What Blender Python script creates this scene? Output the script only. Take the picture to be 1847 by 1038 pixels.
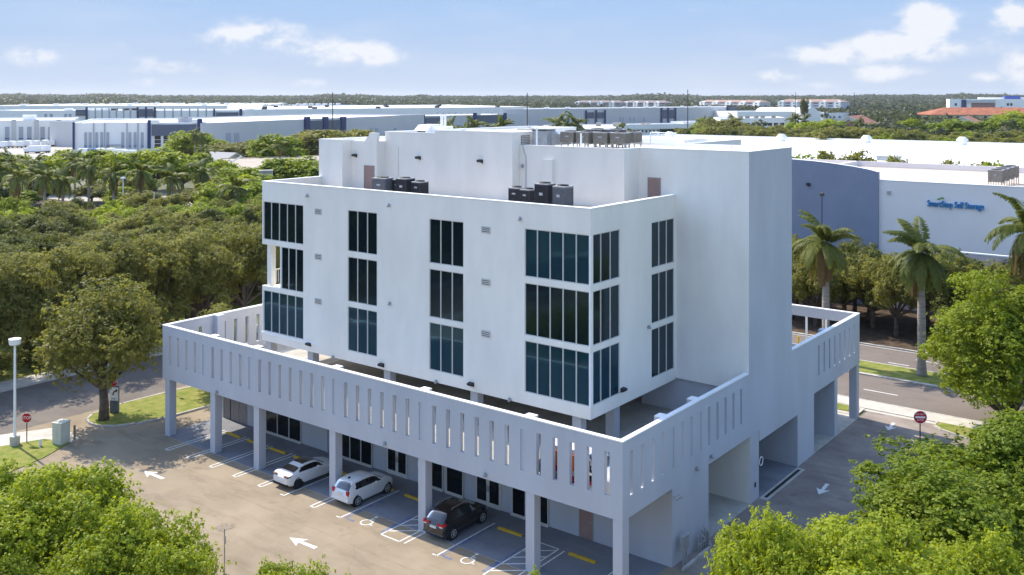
import bpy, math, random
import numpy as np
from mathutils import Vector, Matrix
random.seed(7); np.random.seed(7)
R=math.radians
for o in list(bpy.data.objects): bpy.data.objects.remove(o)
scene=bpy.context.scene
COL=scene.collection
# ------------------------------------------------------------------ camera
CAMX,CAMY,CAMZ=-43.047,-26.075,26.558
YAW=0.65917; F_PX=1732.3; YH=176.83; CXP=923.5
cd=bpy.data.cameras.new('camera'); cam=bpy.data.objects.new('camera',cd); COL.objects.link(cam)
cam.location=(CAMX,CAMY,CAMZ); cam.rotation_euler=(R(90),0,YAW-R(90))
cd.sensor_width=36; cd.lens=36*F_PX/1847; cd.shift_y=-(519-YH)/1847
cd.clip_start=0.5; cd.clip_end=30000
scene.camera=cam
# ------------------------------------------------------------------ light
SUN_EL=R(49); SUN_AZ=math.atan2(0.995,0.10)      # direction TO the sun, measured from +x
sdir=Vector((math.cos(SUN_EL)*math.cos(SUN_AZ),math.cos(SUN_EL)*math.sin(SUN_AZ),math.sin(SUN_EL)))
sl=bpy.data.lights.new('sun','SUN'); sl.energy=2.35; sl.angle=R(0.5); sl.color=(1.0,0.90,0.74)
so=bpy.data.objects.new('sun',sl); COL.objects.link(so)
so.rotation_euler=sdir.to_track_quat('Z','Y').to_euler()
w=bpy.data.worlds.new('World'); scene.world=w; w.use_nodes=True
nt=w.node_tree; nt.nodes.clear()
def N(nt,t,**k):
    n=nt.nodes.new(t)
    for a,b in k.items(): setattr(n,a,b)
    return n
out=N(nt,'ShaderNodeOutputWorld'); bg=N(nt,'ShaderNodeBackground')
sky=N(nt,'ShaderNodeTexSky'); sky.sky_type='NISHITA'; sky.sun_disc=False
sky.sun_elevation=SUN_EL; sky.sun_rotation=R(90)-SUN_AZ
sky.altitude=0; sky.air_density=1.0; sky.dust_density=0.6; sky.ozone_density=1.6
tc=N(nt,'ShaderNodeTexCoord')
def azel(px,py):   # direction of a sky feature
    d=Vector((math.cos(YAW),math.sin(YAW),0))*F_PX+Vector((math.sin(YAW),-math.cos(YAW),0))*(px-CXP)+Vector((0,0,YH-py))
    return d.normalized()
def M_(nt,op,a,b=None,c=None,clamp=False):
    n=N(nt,'ShaderNodeMath',operation=op,use_clamp=clamp)
    for i,v in enumerate((a,b,c)):
        if v is None: continue
        if isinstance(v,(int,float)): n.inputs[i].default_value=v
        else: nt.links.new(v,n.inputs[i])
    return n.outputs[0]
# clouds: clumps at fixed directions in the sky, broken up with noise
noi=N(nt,'ShaderNodeTexNoise'); noi.inputs['Scale'].default_value=26; noi.inputs['Detail'].default_value=9; noi.inputs['Roughness'].default_value=0.58
noi2=N(nt,'ShaderNodeTexNoise'); noi2.inputs['Scale'].default_value=7; noi2.inputs['Detail'].default_value=6
mp=N(nt,'ShaderNodeMapping'); mp.inputs['Scale'].default_value=(1,1,1.7)
nt.links.new(tc.outputs['Generated'],mp.inputs[0]); nt.links.new(mp.outputs[0],noi.inputs[0])
mp2=N(nt,'ShaderNodeMapping'); mp2.inputs['Scale'].default_value=(1,1,5)
nt.links.new(tc.outputs['Generated'],mp2.inputs[0]); nt.links.new(mp2.outputs[0],noi2.inputs[0])
sepd=N(nt,'ShaderNodeSeparateXYZ'); nt.links.new(tc.outputs['Generated'],sepd.inputs[0])
cl=None
for (px,py,rx,ry,s) in [(455,66,95,30,1.0),(560,84,80,24,.75),(655,98,75,24,.95),(595,112,60,14,.5),(60,103,42,17,.85),(218,82,26,10,.7),(240,118,50,20,.65),(320,122,48,14,.7),(262,147,30,9,.6),(560,150,40,12,.5),
        (1670,42,50,34,1.25),(1620,84,100,26,1.15),(1500,98,95,22,1.0),(1405,134,48,14,.85),(1600,132,78,17,.85),(1475,154,55,10,.55),(1825,30,34,34,1.0),(1838,120,26,32,.9),(1780,140,34,10,.6),(1770,80,70,22,.4),(960,60,110,22,.33),(1230,20,120,16,.3),(1150,50,160,14,.22),
        (-160,90,70,26,.9),(-420,120,150,30,.8),(2050,70,120,40,1.0),(2350,110,200,40,.8),(-900,60,200,50,.9),(-2500,0,600,120,.9),(3600,40,500,140,.8)]:
    d0=azel(px,py); k=F_PX
    right=Vector((d0.y,-d0.x,0)).normalized(); up=right.cross(d0)
    vm=N(nt,'ShaderNodeVectorMath',operation='DOT_PRODUCT'); nt.links.new(tc.outputs['Generated'],vm.inputs[0]); vm.inputs[1].default_value=right
    vu=N(nt,'ShaderNodeVectorMath',operation='DOT_PRODUCT'); nt.links.new(tc.outputs['Generated'],vu.inputs[0]); vu.inputs[1].default_value=up
    vf=N(nt,'ShaderNodeVectorMath',operation='DOT_PRODUCT'); nt.links.new(tc.outputs['Generated'],vf.inputs[0]); vf.inputs[1].default_value=d0
    a=M_(nt,'MULTIPLY',vm.outputs['Value'],k/rx); 
    b0=M_(nt,'SUBTRACT',vu.outputs['Value'],up.dot(d0)); b=M_(nt,'MULTIPLY',b0,k/ry)
    r2=M_(nt,'ADD',M_(nt,'MULTIPLY',a,a),M_(nt,'MULTIPLY',b,b))
    g=M_(nt,'MULTIPLY',M_(nt,'EXPONENT',M_(nt,'MULTIPLY',r2,-0.9)),s)
    g=M_(nt,'MULTIPLY',g,M_(nt,'GREATER_THAN',vf.outputs['Value'],0.0))
    cl=g if cl is None else M_(nt,'MAXIMUM',cl,g)
cm=M_(nt,'MULTIPLY',cl,M_(nt,'ADD',M_(nt,'MULTIPLY',noi.outputs[0],3.6),-1.05),clamp=True)
mr=N(nt,'ShaderNodeMapRange',interpolation_type='SMOOTHSTEP'); nt.links.new(cm,mr.inputs[0]); mr.inputs[1].default_value=0.16; mr.inputs[2].default_value=0.85
wisp=M_(nt,'MULTIPLY',M_(nt,'SUBTRACT',noi2.outputs[0],0.45,clamp=True),0.6)
cmask=M_(nt,'MULTIPLY',M_(nt,'ADD',mr.outputs[0],wisp,clamp=True),0.88)
# bluish-white air near the horizon
el=sepd.outputs['Z']
gr=N(nt,'ShaderNodeMapRange',interpolation_type='SMOOTHSTEP'); nt.links.new(el,gr.inputs[0]); gr.inputs[1].default_value=-0.01; gr.inputs[2].default_value=0.11
low=N(nt,'ShaderNodeMix',data_type='RGBA'); nt.links.new(gr.outputs[0],low.inputs[0]); low.inputs[6].default_value=(1.50,1.73,2.15,1); low.inputs[7].default_value=(1.02,1.48,2.22,1)
hz=N(nt,'ShaderNodeMapRange',interpolation_type='SMOOTHSTEP'); nt.links.new(el,hz.inputs[0]); hz.inputs[1].default_value=0.11; hz.inputs[2].default_value=0.40; hz.inputs[3].default_value=1.0; hz.inputs[4].default_value=0.0
tint=N(nt,'ShaderNodeMix',data_type='RGBA'); nt.links.new(hz.outputs[0],tint.inputs[0]); nt.links.new(sky.outputs[0],tint.inputs[6]); nt.links.new(low.outputs[2],tint.inputs[7])
mx=N(nt,'ShaderNodeMix',data_type='RGBA'); nt.links.new(cmask,mx.inputs[0]); nt.links.new(tint.outputs[2],mx.inputs[6]); mx.inputs[7].default_value=(2.28,2.32,2.44,1)
nt.links.new(mx.outputs[2],bg.inputs[0]); bg.inputs[1].default_value=0.15
nt.links.new(bg.outputs[0],out.inputs[0])
vs=scene.view_settings; vs.view_transform='Standard'; vs.look='None'; vs.gamma=1; vs.exposure=1.45; vs.use_curve_mapping=False
scene.render.engine='CYCLES'
scene.render.resolution_x=1024; scene.render.resolution_y=575
scene.cycles.max_bounces=6; scene.cycles.diffuse_bounces=4; scene.cycles.transparent_max_bounces=8
#@@MATS
# ------------------------------------------------------------------ materials
MATS={}
def mat(name,col,rough=0.8,var=0.0,scale=1.0,bump=0.0,bscale=20,metal=0.0,spec=0.3,col2=None,detail=6,stretch=None,coords='Object'):
    """principled material; optional noise variation between col and col2"""
    if name in MATS: return MATS[name]
    m=bpy.data.materials.new(name); m.use_nodes=True; nt=m.node_tree; p=nt.nodes['Principled BSDF']
    p.inputs['Base Color'].default_value=(*col,1); p.inputs['Roughness'].default_value=rough
    p.inputs['Metallic'].default_value=metal; p.inputs['Specular IOR Level'].default_value=spec
    t=N(nt,'ShaderNodeTexCoord'); src=t.outputs[coords]
    if stretch:
        mp=N(nt,'ShaderNodeMapping'); mp.inputs['Scale'].default_value=stretch; nt.links.new(src,mp.inputs[0]); src=mp.outputs[0]
    if col2 or var:
        n=N(nt,'ShaderNodeTexNoise'); n.inputs['Scale'].default_value=scale; n.inputs['Detail'].default_value=detail; n.inputs['Roughness'].default_value=0.62
        nt.links.new(src,n.inputs[0])
        c2=col2 or tuple(c*(1-var) for c in col); c1=col if col2 else tuple(min(1,c*(1+var)) for c in col)
        r=N(nt,'ShaderNodeMapRange'); nt.links.new(n.outputs[0],r.inputs[0]); r.inputs[1].default_value=0.36; r.inputs[2].default_value=0.64
        x=N(nt,'ShaderNodeMix',data_type='RGBA'); nt.links.new(r.outputs[0],x.inputs[0]); x.inputs[6].default_value=(*c1,1); x.inputs[7].default_value=(*c2,1)
        nt.links.new(x.outputs[2],p.inputs['Base Color'])
    if bump:
        n=N(nt,'ShaderNodeTexNoise'); n.inputs['Scale'].default_value=bscale; n.inputs['Detail'].default_value=4; nt.links.new(t.outputs[coords],n.inputs[0])
        b=N(nt,'ShaderNodeBump'); b.inputs['Strength'].default_value=bump; b.inputs['Distance'].default_value=0.02
        nt.links.new(n.outputs[0],b.inputs['Height']); nt.links.new(b.outputs[0],p.inputs['Normal'])
    MATS[name]=m; return m
WHITE=mat('white_stucco',(.85,.815,.745),.9,.05,.45,.35,14,spec=.15,stretch=(1,1,.35))
GREY=mat('blue_grey_stucco',(.50,.515,.56),.9,.05,.4,.35,14,spec=.15,stretch=(1,1,.3))
COPE=mat('white_coping',(.86,.86,.85),.7,.04,2)
FRAME=mat('window_frame_paint',(.62,.60,.56),.5,.05,3)
DARK=mat('dark_metal',(.03,.032,.035),.5,.2,4)
DOORM=mat('pinkish_brown_door_paint',(.33,.22,.19),.6,.1,2)
GDOOR=mat('grey_brown_door_paint',(.27,.25,.25),.6,.08,2)
ROOFTAN=mat('gravel_roof',(.40,.34,.28),.95,.2,.6,.4,8)
ROOFWH=mat('white_roof_membrane',(.80,.79,.76),.7,.07,.25,.1,4,detail=9)
CONC=mat('concrete',(.50,.47,.42),.9,.12,.8,.3,20)
CURB=mat('kerb_concrete',(.45,.43,.39),.9,.2,1.2,.3,20)
YEL=mat('yellow_paint',(.62,.38,.03),.7,.12,6,.2,30)
PAINT=mat('white_marking_paint',(.72,.72,.70),.8,.16,5,.1,30)
BLUEP=mat('blue_marking_paint',(.09,.14,.30),.8,.5,2.2,col2=(.24,.22,.22))
GALV=mat('galvanised_metal',(.42,.43,.44),.45,.12,5,metal=.4)
ACM=mat('condenser_grille_dark',(.055,.06,.07),.5,.15,6)
ACB=mat('condenser_grille_brown',(.22,.20,.17),.6,.15,6)
ACT=mat('condenser_top',(.36,.36,.37),.5,.1,6)
BLACK=mat('black_rubber',(.018,.018,.02),.8)
SIGNRED=mat('sign_red',(.45,.01,.02),.5,.05,5); SIGNWH=mat('sign_white',(.8,.8,.8),.5)
WOOD=mat('pole_wood',(.10,.08,.07),.9,.3,2,stretch=(1,1,.1))
TREEBARK=mat('bark',(.12,.095,.075),.95,.35,3,.5,12)
PALMBARK=mat('palm_trunk',(.30,.27,.24),.95,.25,1.2,.4,10,stretch=(.3,.3,4))
SHAFT=mat('palm_crownshaft',(.11,.20,.05),.5,.2,3)

def glass(name,base,g,rough=.03):
    # coated glass: dark body with a weak tinted mirror coat
    m=bpy.data.materials.new(name); m.use_nodes=True; nt=m.node_tree; p=nt.nodes['Principled BSDF']; o=nt.nodes['Material Output']
    p.inputs['Base Color'].default_value=(*base,1); p.inputs['Roughness'].default_value=.15; p.inputs['Specular IOR Level'].default_value=.3
    gl=N(nt,'ShaderNodeBsdfGlossy'); gl.inputs['Color'].default_value=(*g,1); gl.inputs['Roughness'].default_value=rough
    lw=N(nt,'ShaderNodeLayerWeight'); lw.inputs[0].default_value=.25
    f=M_(nt,'ADD',M_(nt,'MULTIPLY',lw.outputs['Fresnel'],.5),.05,clamp=True)
    t=N(nt,'ShaderNodeTexCoord'); n=N(nt,'ShaderNodeTexNoise'); n.inputs['Scale'].default_value=.6; nt.links.new(t.outputs['Object'],n.inputs[0])
    b=N(nt,'ShaderNodeBump'); b.inputs['Strength'].default_value=.05; b.inputs['Distance'].default_value=.05; nt.links.new(n.outputs[0],b.inputs['Height']); nt.links.new(b.outputs[0],gl.inputs['Normal'])
    mx=N(nt,'ShaderNodeMixShader'); nt.links.new(f,mx.inputs[0]); nt.links.new(p.outputs[0],mx.inputs[1]); nt.links.new(gl.outputs[0],mx.inputs[2]); nt.links.new(mx.outputs[0],o.inputs[0])
    return m
GLASS=glass('teal_tinted_glass',(.002,.009,.014),(.13,.38,.50))
GLASSD=glass('dark_storefront_glass',(.006,.009,.012),(.3,.4,.45))
GLASS2=glass('teal_reflection_glass',(.005,.034,.052),(.18,.46,.58))  # brighter teal base: reflection of the lit deck and parapet put into the colour
CARGL=glass('car_glass',(.008,.009,.011),(.7,.75,.8))

def foliage(name,c1,c2,transl,tcol):
    m=bpy.data.materials.new(name); m.use_nodes=True; nt=m.node_tree; nt.nodes.clear()
    o=N(nt,'ShaderNodeOutputMaterial'); d=N(nt,'ShaderNodeBsdfPrincipled'); tr=N(nt,'ShaderNodeBsdfTranslucent'); mx=N(nt,'ShaderNodeMixShader')
    at=N(nt,'ShaderNodeAttribute'); at.attribute_name='tone'; oi=N(nt,'ShaderNodeObjectInfo')
    f=M_(nt,'ADD',M_(nt,'MULTIPLY',at.outputs['Fac'],.8),M_(nt,'MULTIPLY',oi.outputs['Random'],.2),clamp=True)
    x=N(nt,'ShaderNodeMix',data_type='RGBA'); nt.links.new(f,x.inputs[0]); x.inputs[6].default_value=(*c1,1); x.inputs[7].default_value=(*c2,1)
    nt.links.new(x.outputs[2],d.inputs['Base Color']); d.inputs['Roughness'].default_value=.55; d.inputs['Specular IOR Level'].default_value=.25
    y=N(nt,'ShaderNodeMix',data_type='RGBA',blend_type='MULTIPLY'); y.inputs[0].default_value=1; nt.links.new(x.outputs[2],y.inputs[6]); y.inputs[7].default_value=(*tcol,1)
    nt.links.new(y.outputs[2],tr.inputs[0]); mx.inputs[0].default_value=transl
    nt.links.new(d.outputs[0],mx.inputs[1]); nt.links.new(tr.outputs[0],mx.inputs[2]); nt.links.new(mx.outputs[0],o.inputs[0])
    return m
F_LIME=foliage('lime_foliage',(.13,.19,.012),(.36,.41,.03),.42,(1.7,1.6,.7))
F_GREEN=foliage('green_foliage',(.10,.16,.014),(.28,.33,.025),.42,(1.7,1.6,.7))
F_OLIVE=foliage('olive_foliage',(.12,.13,.032),(.29,.28,.075),.46,(1.5,1.45,.8))
F_DARK=foliage('dark_foliage',(.065,.085,.022),(.18,.19,.045),.44,(1.5,1.45,.8))
F_PALM=foliage('palm_foliage',(.05,.085,.015),(.24,.25,.065),.40,(1.5,1.5,.8))
F_DEAD=foliage('dry_palm_foliage',(.14,.09,.03),(.26,.18,.07),.25,(1.2,1.1,.8))
F_FAR=foliage('far_foliage',(.04,.055,.022),(.105,.115,.042),.3,(1.3,1.3,.9))

# ------------------------------------------------------------------ mesh helpers
class MB:
    def __init__(s): s.v=[]; s.f=[]; s.m=[]; s.mi=0
    def q(s,pts,mi=None):
        i=len(s.v); s.v+= [tuple(p) for p in pts]; s.f.append(tuple(range(i,i+len(pts)))); s.m.append(s.mi if mi is None else mi)
    def box(s,x0,y0,z0,x1,y1,z1,mi=None,faces='xXyYzZ',fm=None):
        if x0>x1:x0,x1=x1,x0
        if y0>y1:y0,y1=y1,y0
        if z0>z1:z0,z1=z1,z0
        i=len(s.v); s.v+=[(x0,y0,z0),(x1,y0,z0),(x1,y1,z0),(x0,y1,z0),(x0,y0,z1),(x1,y0,z1),(x1,y1,z1),(x0,y1,z1)]
        D={'z':(0,3,2,1),'Z':(4,5,6,7),'y':(0,1,5,4),'X':(1,2,6,5),'Y':(2,3,7,6),'x':(3,0,4,7)}
        for k in faces:
            s.f.append(tuple(i+a for a in D[k])); s.m.append((fm or {}).get(k,s.mi if mi is None else mi))
        return s
    def obox(s,c,ux,uy,hx,hy,z0,z1,mi=None):
        """box oriented in plan: centre c, unit axes ux, uy, half sizes"""
        c=Vector((c[0],c[1])); ux=Vector(ux); uy=Vector(uy); P=[c-ux*hx-uy*hy,c+ux*hx-uy*hy,c+ux*hx+uy*hy,c-ux*hx+uy*hy]
        i=len(s.v); s.v+=[(p.x,p.y,z0) for p in P]+[(p.x,p.y,z1) for p in P]
        for k in ((0,3,2,1),(4,5,6,7),(0,1,5,4),(1,2,6,5),(2,3,7,6),(3,0,4,7)): s.f.append(tuple(i+a for a in k)); s.m.append(s.mi if mi is None else mi)
        return s
    def prism(s,poly,z0,z1,mi=None,top=True,bottom=True):
        n=len(poly); i=len(s.v); s.v+=[(p[0],p[1],z0) for p in poly]+[(p[0],p[1],z1) for p in poly]
        mm=s.mi if mi is None else mi
        if top: s.f.append(tuple(range(i+n,i+2*n))); s.m.append(mm)
        if bottom: s.f.append(tuple(range(i+n-1,i-1,-1))); s.m.append(mm)
        for k in range(n): s.f.append((i+k,i+(k+1)%n,i+n+(k+1)%n,i+n+k)); s.m.append(mm)
        return s
    def tube(s,pts,rad,n=8,caps=True,mi=None):
        pts=[Vector(p) for p in pts]; rad=rad if isinstance(rad,(list,tuple)) else [rad]*len(pts)
        i0=len(s.v); mm=s.mi if mi is None else mi
        for k,p in enumerate(pts):
            t=(pts[min(k+1,len(pts)-1)]-pts[max(k-1,0)]).normalized()
            a=Vector((1,0,0)) if abs(t.x)<.9 else Vector((0,1,0)); u=t.cross(a).normalized(); v=t.cross(u)
            for j in range(n):
                an=2*math.pi*j/n; s.v.append(tuple(p+(u*math.cos(an)+v*math.sin(an))*rad[k]))
        for k in range(len(pts)-1):
            for j in range(n):
                a=i0+k*n+j; b=i0+k*n+(j+1)%n; s.f.append((a,b,b+n,a+n)); s.m.append(mm)
        if caps:
            s.f.append(tuple(i0+j for j in range(n-1,-1,-1))); s.m.append(mm)
            e=i0+(len(pts)-1)*n; s.f.append(tuple(e+j for j in range(n))); s.m.append(mm)
        return s
    def cyl(s,x,y,z0,z1,r,n=16,r2=None,mi=None): return s.tube([(x,y,z0),(x,y,z1)],[r,r if r2 is None else r2],n,mi=mi)
    def build(s,name,mats,parent=None,smooth=False,bevel=0,angle=None):
        me=bpy.data.meshes.new(name); me.from_pydata(s.v,[],s.f); 
        mats=mats if isinstance(mats,(list,tuple)) else [mats]
        for m in mats: me.materials.append(m)
        if len(mats)>1: me.polygons.foreach_set('material_index',s.m)
        if smooth: me.shade_smooth()
        me.update()
        if smooth and angle: me.set_sharp_from_angle(angle=R(angle))
        o=bpy.data.objects.new(name,me); COL.objects.link(o)
        if parent: o.parent=parent
        if bevel:
            b=o.modifiers.new('bevel','BEVEL'); b.width=bevel; b.segments=2; b.limit_method='ANGLE'
        return o
def tag(o,label=None,cat=None,group=None,kind=None):
    if label: o['label']=label
    if cat: o['category']=cat
    if group: o['group']=group
    if kind: o['kind']=kind
    return o
def thing(name,label,cat,loc=(0,0,0),rz=0,group=None):
    o=bpy.data.objects.new(name,None); COL.objects.link(o); o.location=loc; o.rotation_euler=(0,0,rz); o.empty_display_size=.3
    return tag(o,label,cat,group)
KIDS={}
def children(o): return [c for c in o.children]
def dup(o,loc=None,rz=None,scale=None,label=None,group=None,parent=None):
    c=o.copy(); COL.objects.link(c); c.parent=parent
    if loc is not None: c.location=loc
    if rz is not None: c.rotation_euler=(0,0,rz)
    if scale is not None: c.scale=scale if isinstance(scale,tuple) else (scale,)*3
    if label: c['label']=label
    if group: c['group']=group
    for ch in list(o.children): dup(ch,parent=c)
    return c
def text(name,body,size,m,parent,loc,rot,ext=.01,align='CENTER',sx=1.0):
    cu=bpy.data.curves.new(name,'FONT'); cu.body=body; cu.size=size; cu.extrude=ext; cu.align_x=align; cu.align_y='CENTER'; cu.materials.append(m); cu.resolution_u=3
    tmp=bpy.data.objects.new(name+'_tmp',cu); COL.objects.link(tmp)
    bpy.context.view_layer.update()
    me=bpy.data.meshes.new_from_object(tmp); bpy.data.objects.remove(tmp); me.name=name
    if not me.materials: me.materials.append(m)
    o=bpy.data.objects.new(name,me); COL.objects.link(o); o.parent=parent; o.location=loc; o.rotation_euler=rot; o.scale=(sx,1,1)
    return o
FWv=Vector((math.cos(YAW),math.sin(YAW))); RTv=Vector((math.sin(YAW),-math.cos(YAW))); CXY=Vector((CAMX,CAMY))
def at(px,py,z=0):     # surveyed point: where the ground (or a level z) lies at that bearing
    dep=F_PX*(CAMZ-z)/(py-YH); p=CXY+FWv*dep+RTv*dep*(px-CXP)/F_PX; return p
def pix(x,y,z=0):
    d=Vector((x,y))-CXY; dep=d.dot(FWv); return CXP+F_PX*d.dot(RTv)/dep, YH+F_PX*(CAMZ-z)/dep, dep
ORD='first second third fourth fifth sixth seventh eighth ninth tenth eleventh twelfth thirteenth fourteenth fifteenth sixteenth seventeenth eighteenth nineteenth twentieth'.split()+['twenty-'+x for x in 'first second third fourth fifth sixth seventh eighth ninth'.split()]+['thirtieth']+['thirty-'+x for x in 'first second third fourth fifth sixth seventh eighth ninth'.split()]+['fortieth']+['forty-'+x for x in 'first second third fourth fifth sixth seventh eighth ninth'.split()]
#@@GROUND
# ------------------------------------------------------------------ ground
def struct(name,mb,m): o=mb.build(name,m); o['kind']='structure'; return o
GRASS=mat('lawn',(.13,.18,.02),.95,scale=1.1,col2=(.27,.25,.07),bump=.8,bscale=25)
MULCH=mat('mulch',(.075,.052,.035),.95,.4,1.2,.8,20)
FIELD=mat('field',(.055,.075,.025),.95,scale=.012,col2=(.16,.15,.09),detail=9)
def asphalt(name,c1,c2,c3,sc=.18):
    m=bpy.data.materials.new(name); m.use_nodes=True; nt=m.node_tree; p=nt.nodes['Principled BSDF']; p.inputs['Roughness'].default_value=.92; p.inputs['Specular IOR Level'].default_value=.2
    t=N(nt,'ShaderNodeTexCoord')
    def noise(s,d,r=.6,st=None):
        n=N(nt,'ShaderNodeTexNoise'); n.inputs['Scale'].default_value=s; n.inputs['Detail'].default_value=d; n.inputs['Roughness'].default_value=r
        if st: mp=N(nt,'ShaderNodeMapping'); mp.inputs['Scale'].default_value=st; nt.links.new(t.outputs['Object'],mp.inputs[0]); nt.links.new(mp.outputs[0],n.inputs[0])
        else: nt.links.new(t.outputs['Object'],n.inputs[0])
        return n.outputs[0]
    def ramp(v,a,b):
        r=N(nt,'ShaderNodeMapRange'); nt.links.new(v,r.inputs[0]); r.inputs[1].default_value=a; r.inputs[2].default_value=b; return r.outputs[0]
    x=N(nt,'ShaderNodeMix',data_type='RGBA'); nt.links.new(ramp(noise(sc,9,.65),.38,.62),x.inputs[0]); x.inputs[6].default_value=(*c1,1); x.inputs[7].default_value=(*c2,1)
    y=N(nt,'ShaderNodeMix',data_type='RGBA'); nt.links.new(M_(nt,'MAXIMUM',M_(nt,'MULTIPLY',ramp(noise(.9,8,.7,(1,.25,1)),.50,.68),.6),M_(nt,'MULTIPLY',ramp(noise(.55,4,.5),.63,.70),.55)),y.inputs[0]); nt.links.new(x.outputs[2],y.inputs[6]); y.inputs[7].default_value=(*c3,1)
    # fine aggregate
    z=N(nt,'ShaderNodeMix',data_type='RGBA',blend_type='MULTIPLY'); z.inputs[0].default_value=1; nt.links.new(y.outputs[2],z.inputs[6])
    g=N(nt,'ShaderNodeMapRange'); nt.links.new(noise(14,3),g.inputs[0]); g.inputs[3].default_value=.86; g.inputs[4].default_value=1.14
    cr=N(nt,'ShaderNodeTexVoronoi',feature='DISTANCE_TO_EDGE'); cr.inputs['Scale'].default_value=.16
    dm=N(nt,'ShaderNodeVectorMath',operation='ADD'); nw=N(nt,'ShaderNodeTexNoise'); nw.inputs['Scale'].default_value=.5; nw.inputs['Detail'].default_value=5
    nt.links.new(t.outputs['Object'],nw.inputs[0]); ms=N(nt,'ShaderNodeVectorMath',operation='SCALE'); ms.inputs['Scale'].default_value=2.2; nt.links.new(nw.outputs['Color'],ms.inputs[0])
    nt.links.new(t.outputs['Object'],dm.inputs[0]); nt.links.new(ms.outputs[0],dm.inputs[1]); nt.links.new(dm.outputs[0],cr.inputs[0])
    ce=N(nt,'ShaderNodeMapRange'); nt.links.new(cr.outputs[0],ce.inputs[0]); ce.inputs[1].default_value=0; ce.inputs[2].default_value=.0035; ce.inputs[3].default_value=.80; ce.inputs[4].default_value=1
    nt.links.new(M_(nt,'MULTIPLY',g.outputs[0],ce.outputs[0]),z.inputs[7])
    nt.links.new(z.outputs[2],p.inputs['Base Color'])
    b=N(nt,'ShaderNodeBump'); b.inputs['Strength'].default_value=.3; b.inputs['Distance'].default_value=.01; nt.links.new(noise(22,3),b.inputs['Height']); nt.links.new(b.outputs[0],p.inputs['Normal'])
    MATS[name]=m; return m
LOT=asphalt('worn_lot_asphalt',(.33,.27,.195),(.26,.21,.15),(.185,.145,.105))
DRIVE=asphalt('dark_drive_asphalt',(.33,.28,.245),(.24,.20,.175),(.17,.145,.125),.3)
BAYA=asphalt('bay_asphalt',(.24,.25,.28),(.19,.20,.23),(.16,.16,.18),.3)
ROADA=asphalt('road_asphalt',(.20,.17,.15),(.17,.145,.128),(.13,.11,.10),.1)
ROADL=asphalt('side_road_asphalt',(.19,.165,.145),(.15,.13,.115),(.11,.095,.085),.15)
def sheet(name,poly,z,m,h=0):
    mb=MB()
    if h: mb.prism(poly,z-h,z,bottom=False)
    else: mb.q([(p[0],p[1],z) for p in poly])
    return struct(name,mb,m)
def rect(x0,y0,x1,y1): return [(x0,y0),(x1,y0),(x1,y1),(x0,y1)]
# ground grid, rising gently far away
g=MB(); xs=[-9000,-5000,-2500,-1200,-500,0,500,1200,2000,3000,4000,5000,6500,9000]
def gz(x,y):
    d=math.hypot(x-CAMX,y-CAMY); return -0.05+max(0,min(1,(d-2300)/3500))**1.2*26
for i in range(len(xs)-1):
    for j in range(len(xs)-1):
        P=[(xs[i],xs[j]),(xs[i+1],xs[j]),(xs[i+1],xs[j+1]),(xs[i],xs[j+1])]
        g.q([(a,b,gz(a,b)) for a,b in P])
struct('ground',g,FIELD)
sheet('parking_lot',rect(-120,-60,37.9,52.0),0,LOT)
sheet('driveway',rect(5.4,-10.5,39.75,0.0),.004,DRIVE)
sheet('parking_bay_floor',rect(.02,.3,5.4,42.2),.004,BAYA)
sheet('left_road',rect(-300,52.0,42.3,63.4),-.012,ROADL)
sheet('left_sidewalk',rect(-300,63.6,40,66.3),.10,CONC,.12)
sheet('left_kerb',rect(-300,63.4,42,63.6),.11,CURB,.14)
sheet('left_verge',rect(-34,66.3,42,140),.02,GRASS)
sheet('right_road',rect(42.55,-400,50.35,400),.0,ROADA)
sheet('far_carriageway',rect(55.1,-400,61.9,400),.0,ROADA)
sheet('median_grass',rect(50.8,-400,54.9,400),.13,GRASS)
sheet('median_kerb',rect(50.35,-400,50.8,400),.12,CURB,.14)
sheet('median_far_kerb',rect(54.9,-400,55.1,400),.14,CURB,.16)
sheet('far_kerb',rect(61.9,-400,62.25,400),.12,CURB,.14)
sheet('tree_strip_ground',rect(62.25,-400,82,400),.10,MULCH)
sheet('right_kerb',rect(42.3,-400,42.55,400),.09,CURB,.1)
sheet('right_sidewalk',rect(40.25,-400,42.3,400),.08,CONC,.1)
sheet('driveway_threshold',rect(39.75,-5.6,40.25,.3),.012,CONC)
sheet('right_verge',[(8,-400),(40.25,-400),(40.25,-5.6),(39.2,-5.6),(38.4,-6.3),(37.6,-8.2),(36.8,-9.6),(35.5,-10.5),(8,-10.5)],.12,GRASS,.14)
k=MB(); pts=[(8,-10.4),(35.5,-10.4),(36.9,-9.5),(37.7,-8.1),(38.5,-6.2),(39.25,-5.5),(40.25,-5.5)]
for a,b in zip(pts[:-1],pts[1:]):
    a=Vector(a);b=Vector(b);u=(b-a).normalized();v=Vector((-u.y,u.x)); k.obox((a+b)/2,u,v,(b-a).length/2+.04,.08,.0,.15)
struct('verge_kerb',k,CURB)
sheet('corner_paving',rect(37.9,.3,40.25,60),.05,CONC,.06)
sheet('corner_grass',[(38.5,1.0),(39.7,.6),(40.0,1.2),(40.1,14),(38.5,14)],.10,GRASS,.05)
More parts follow.
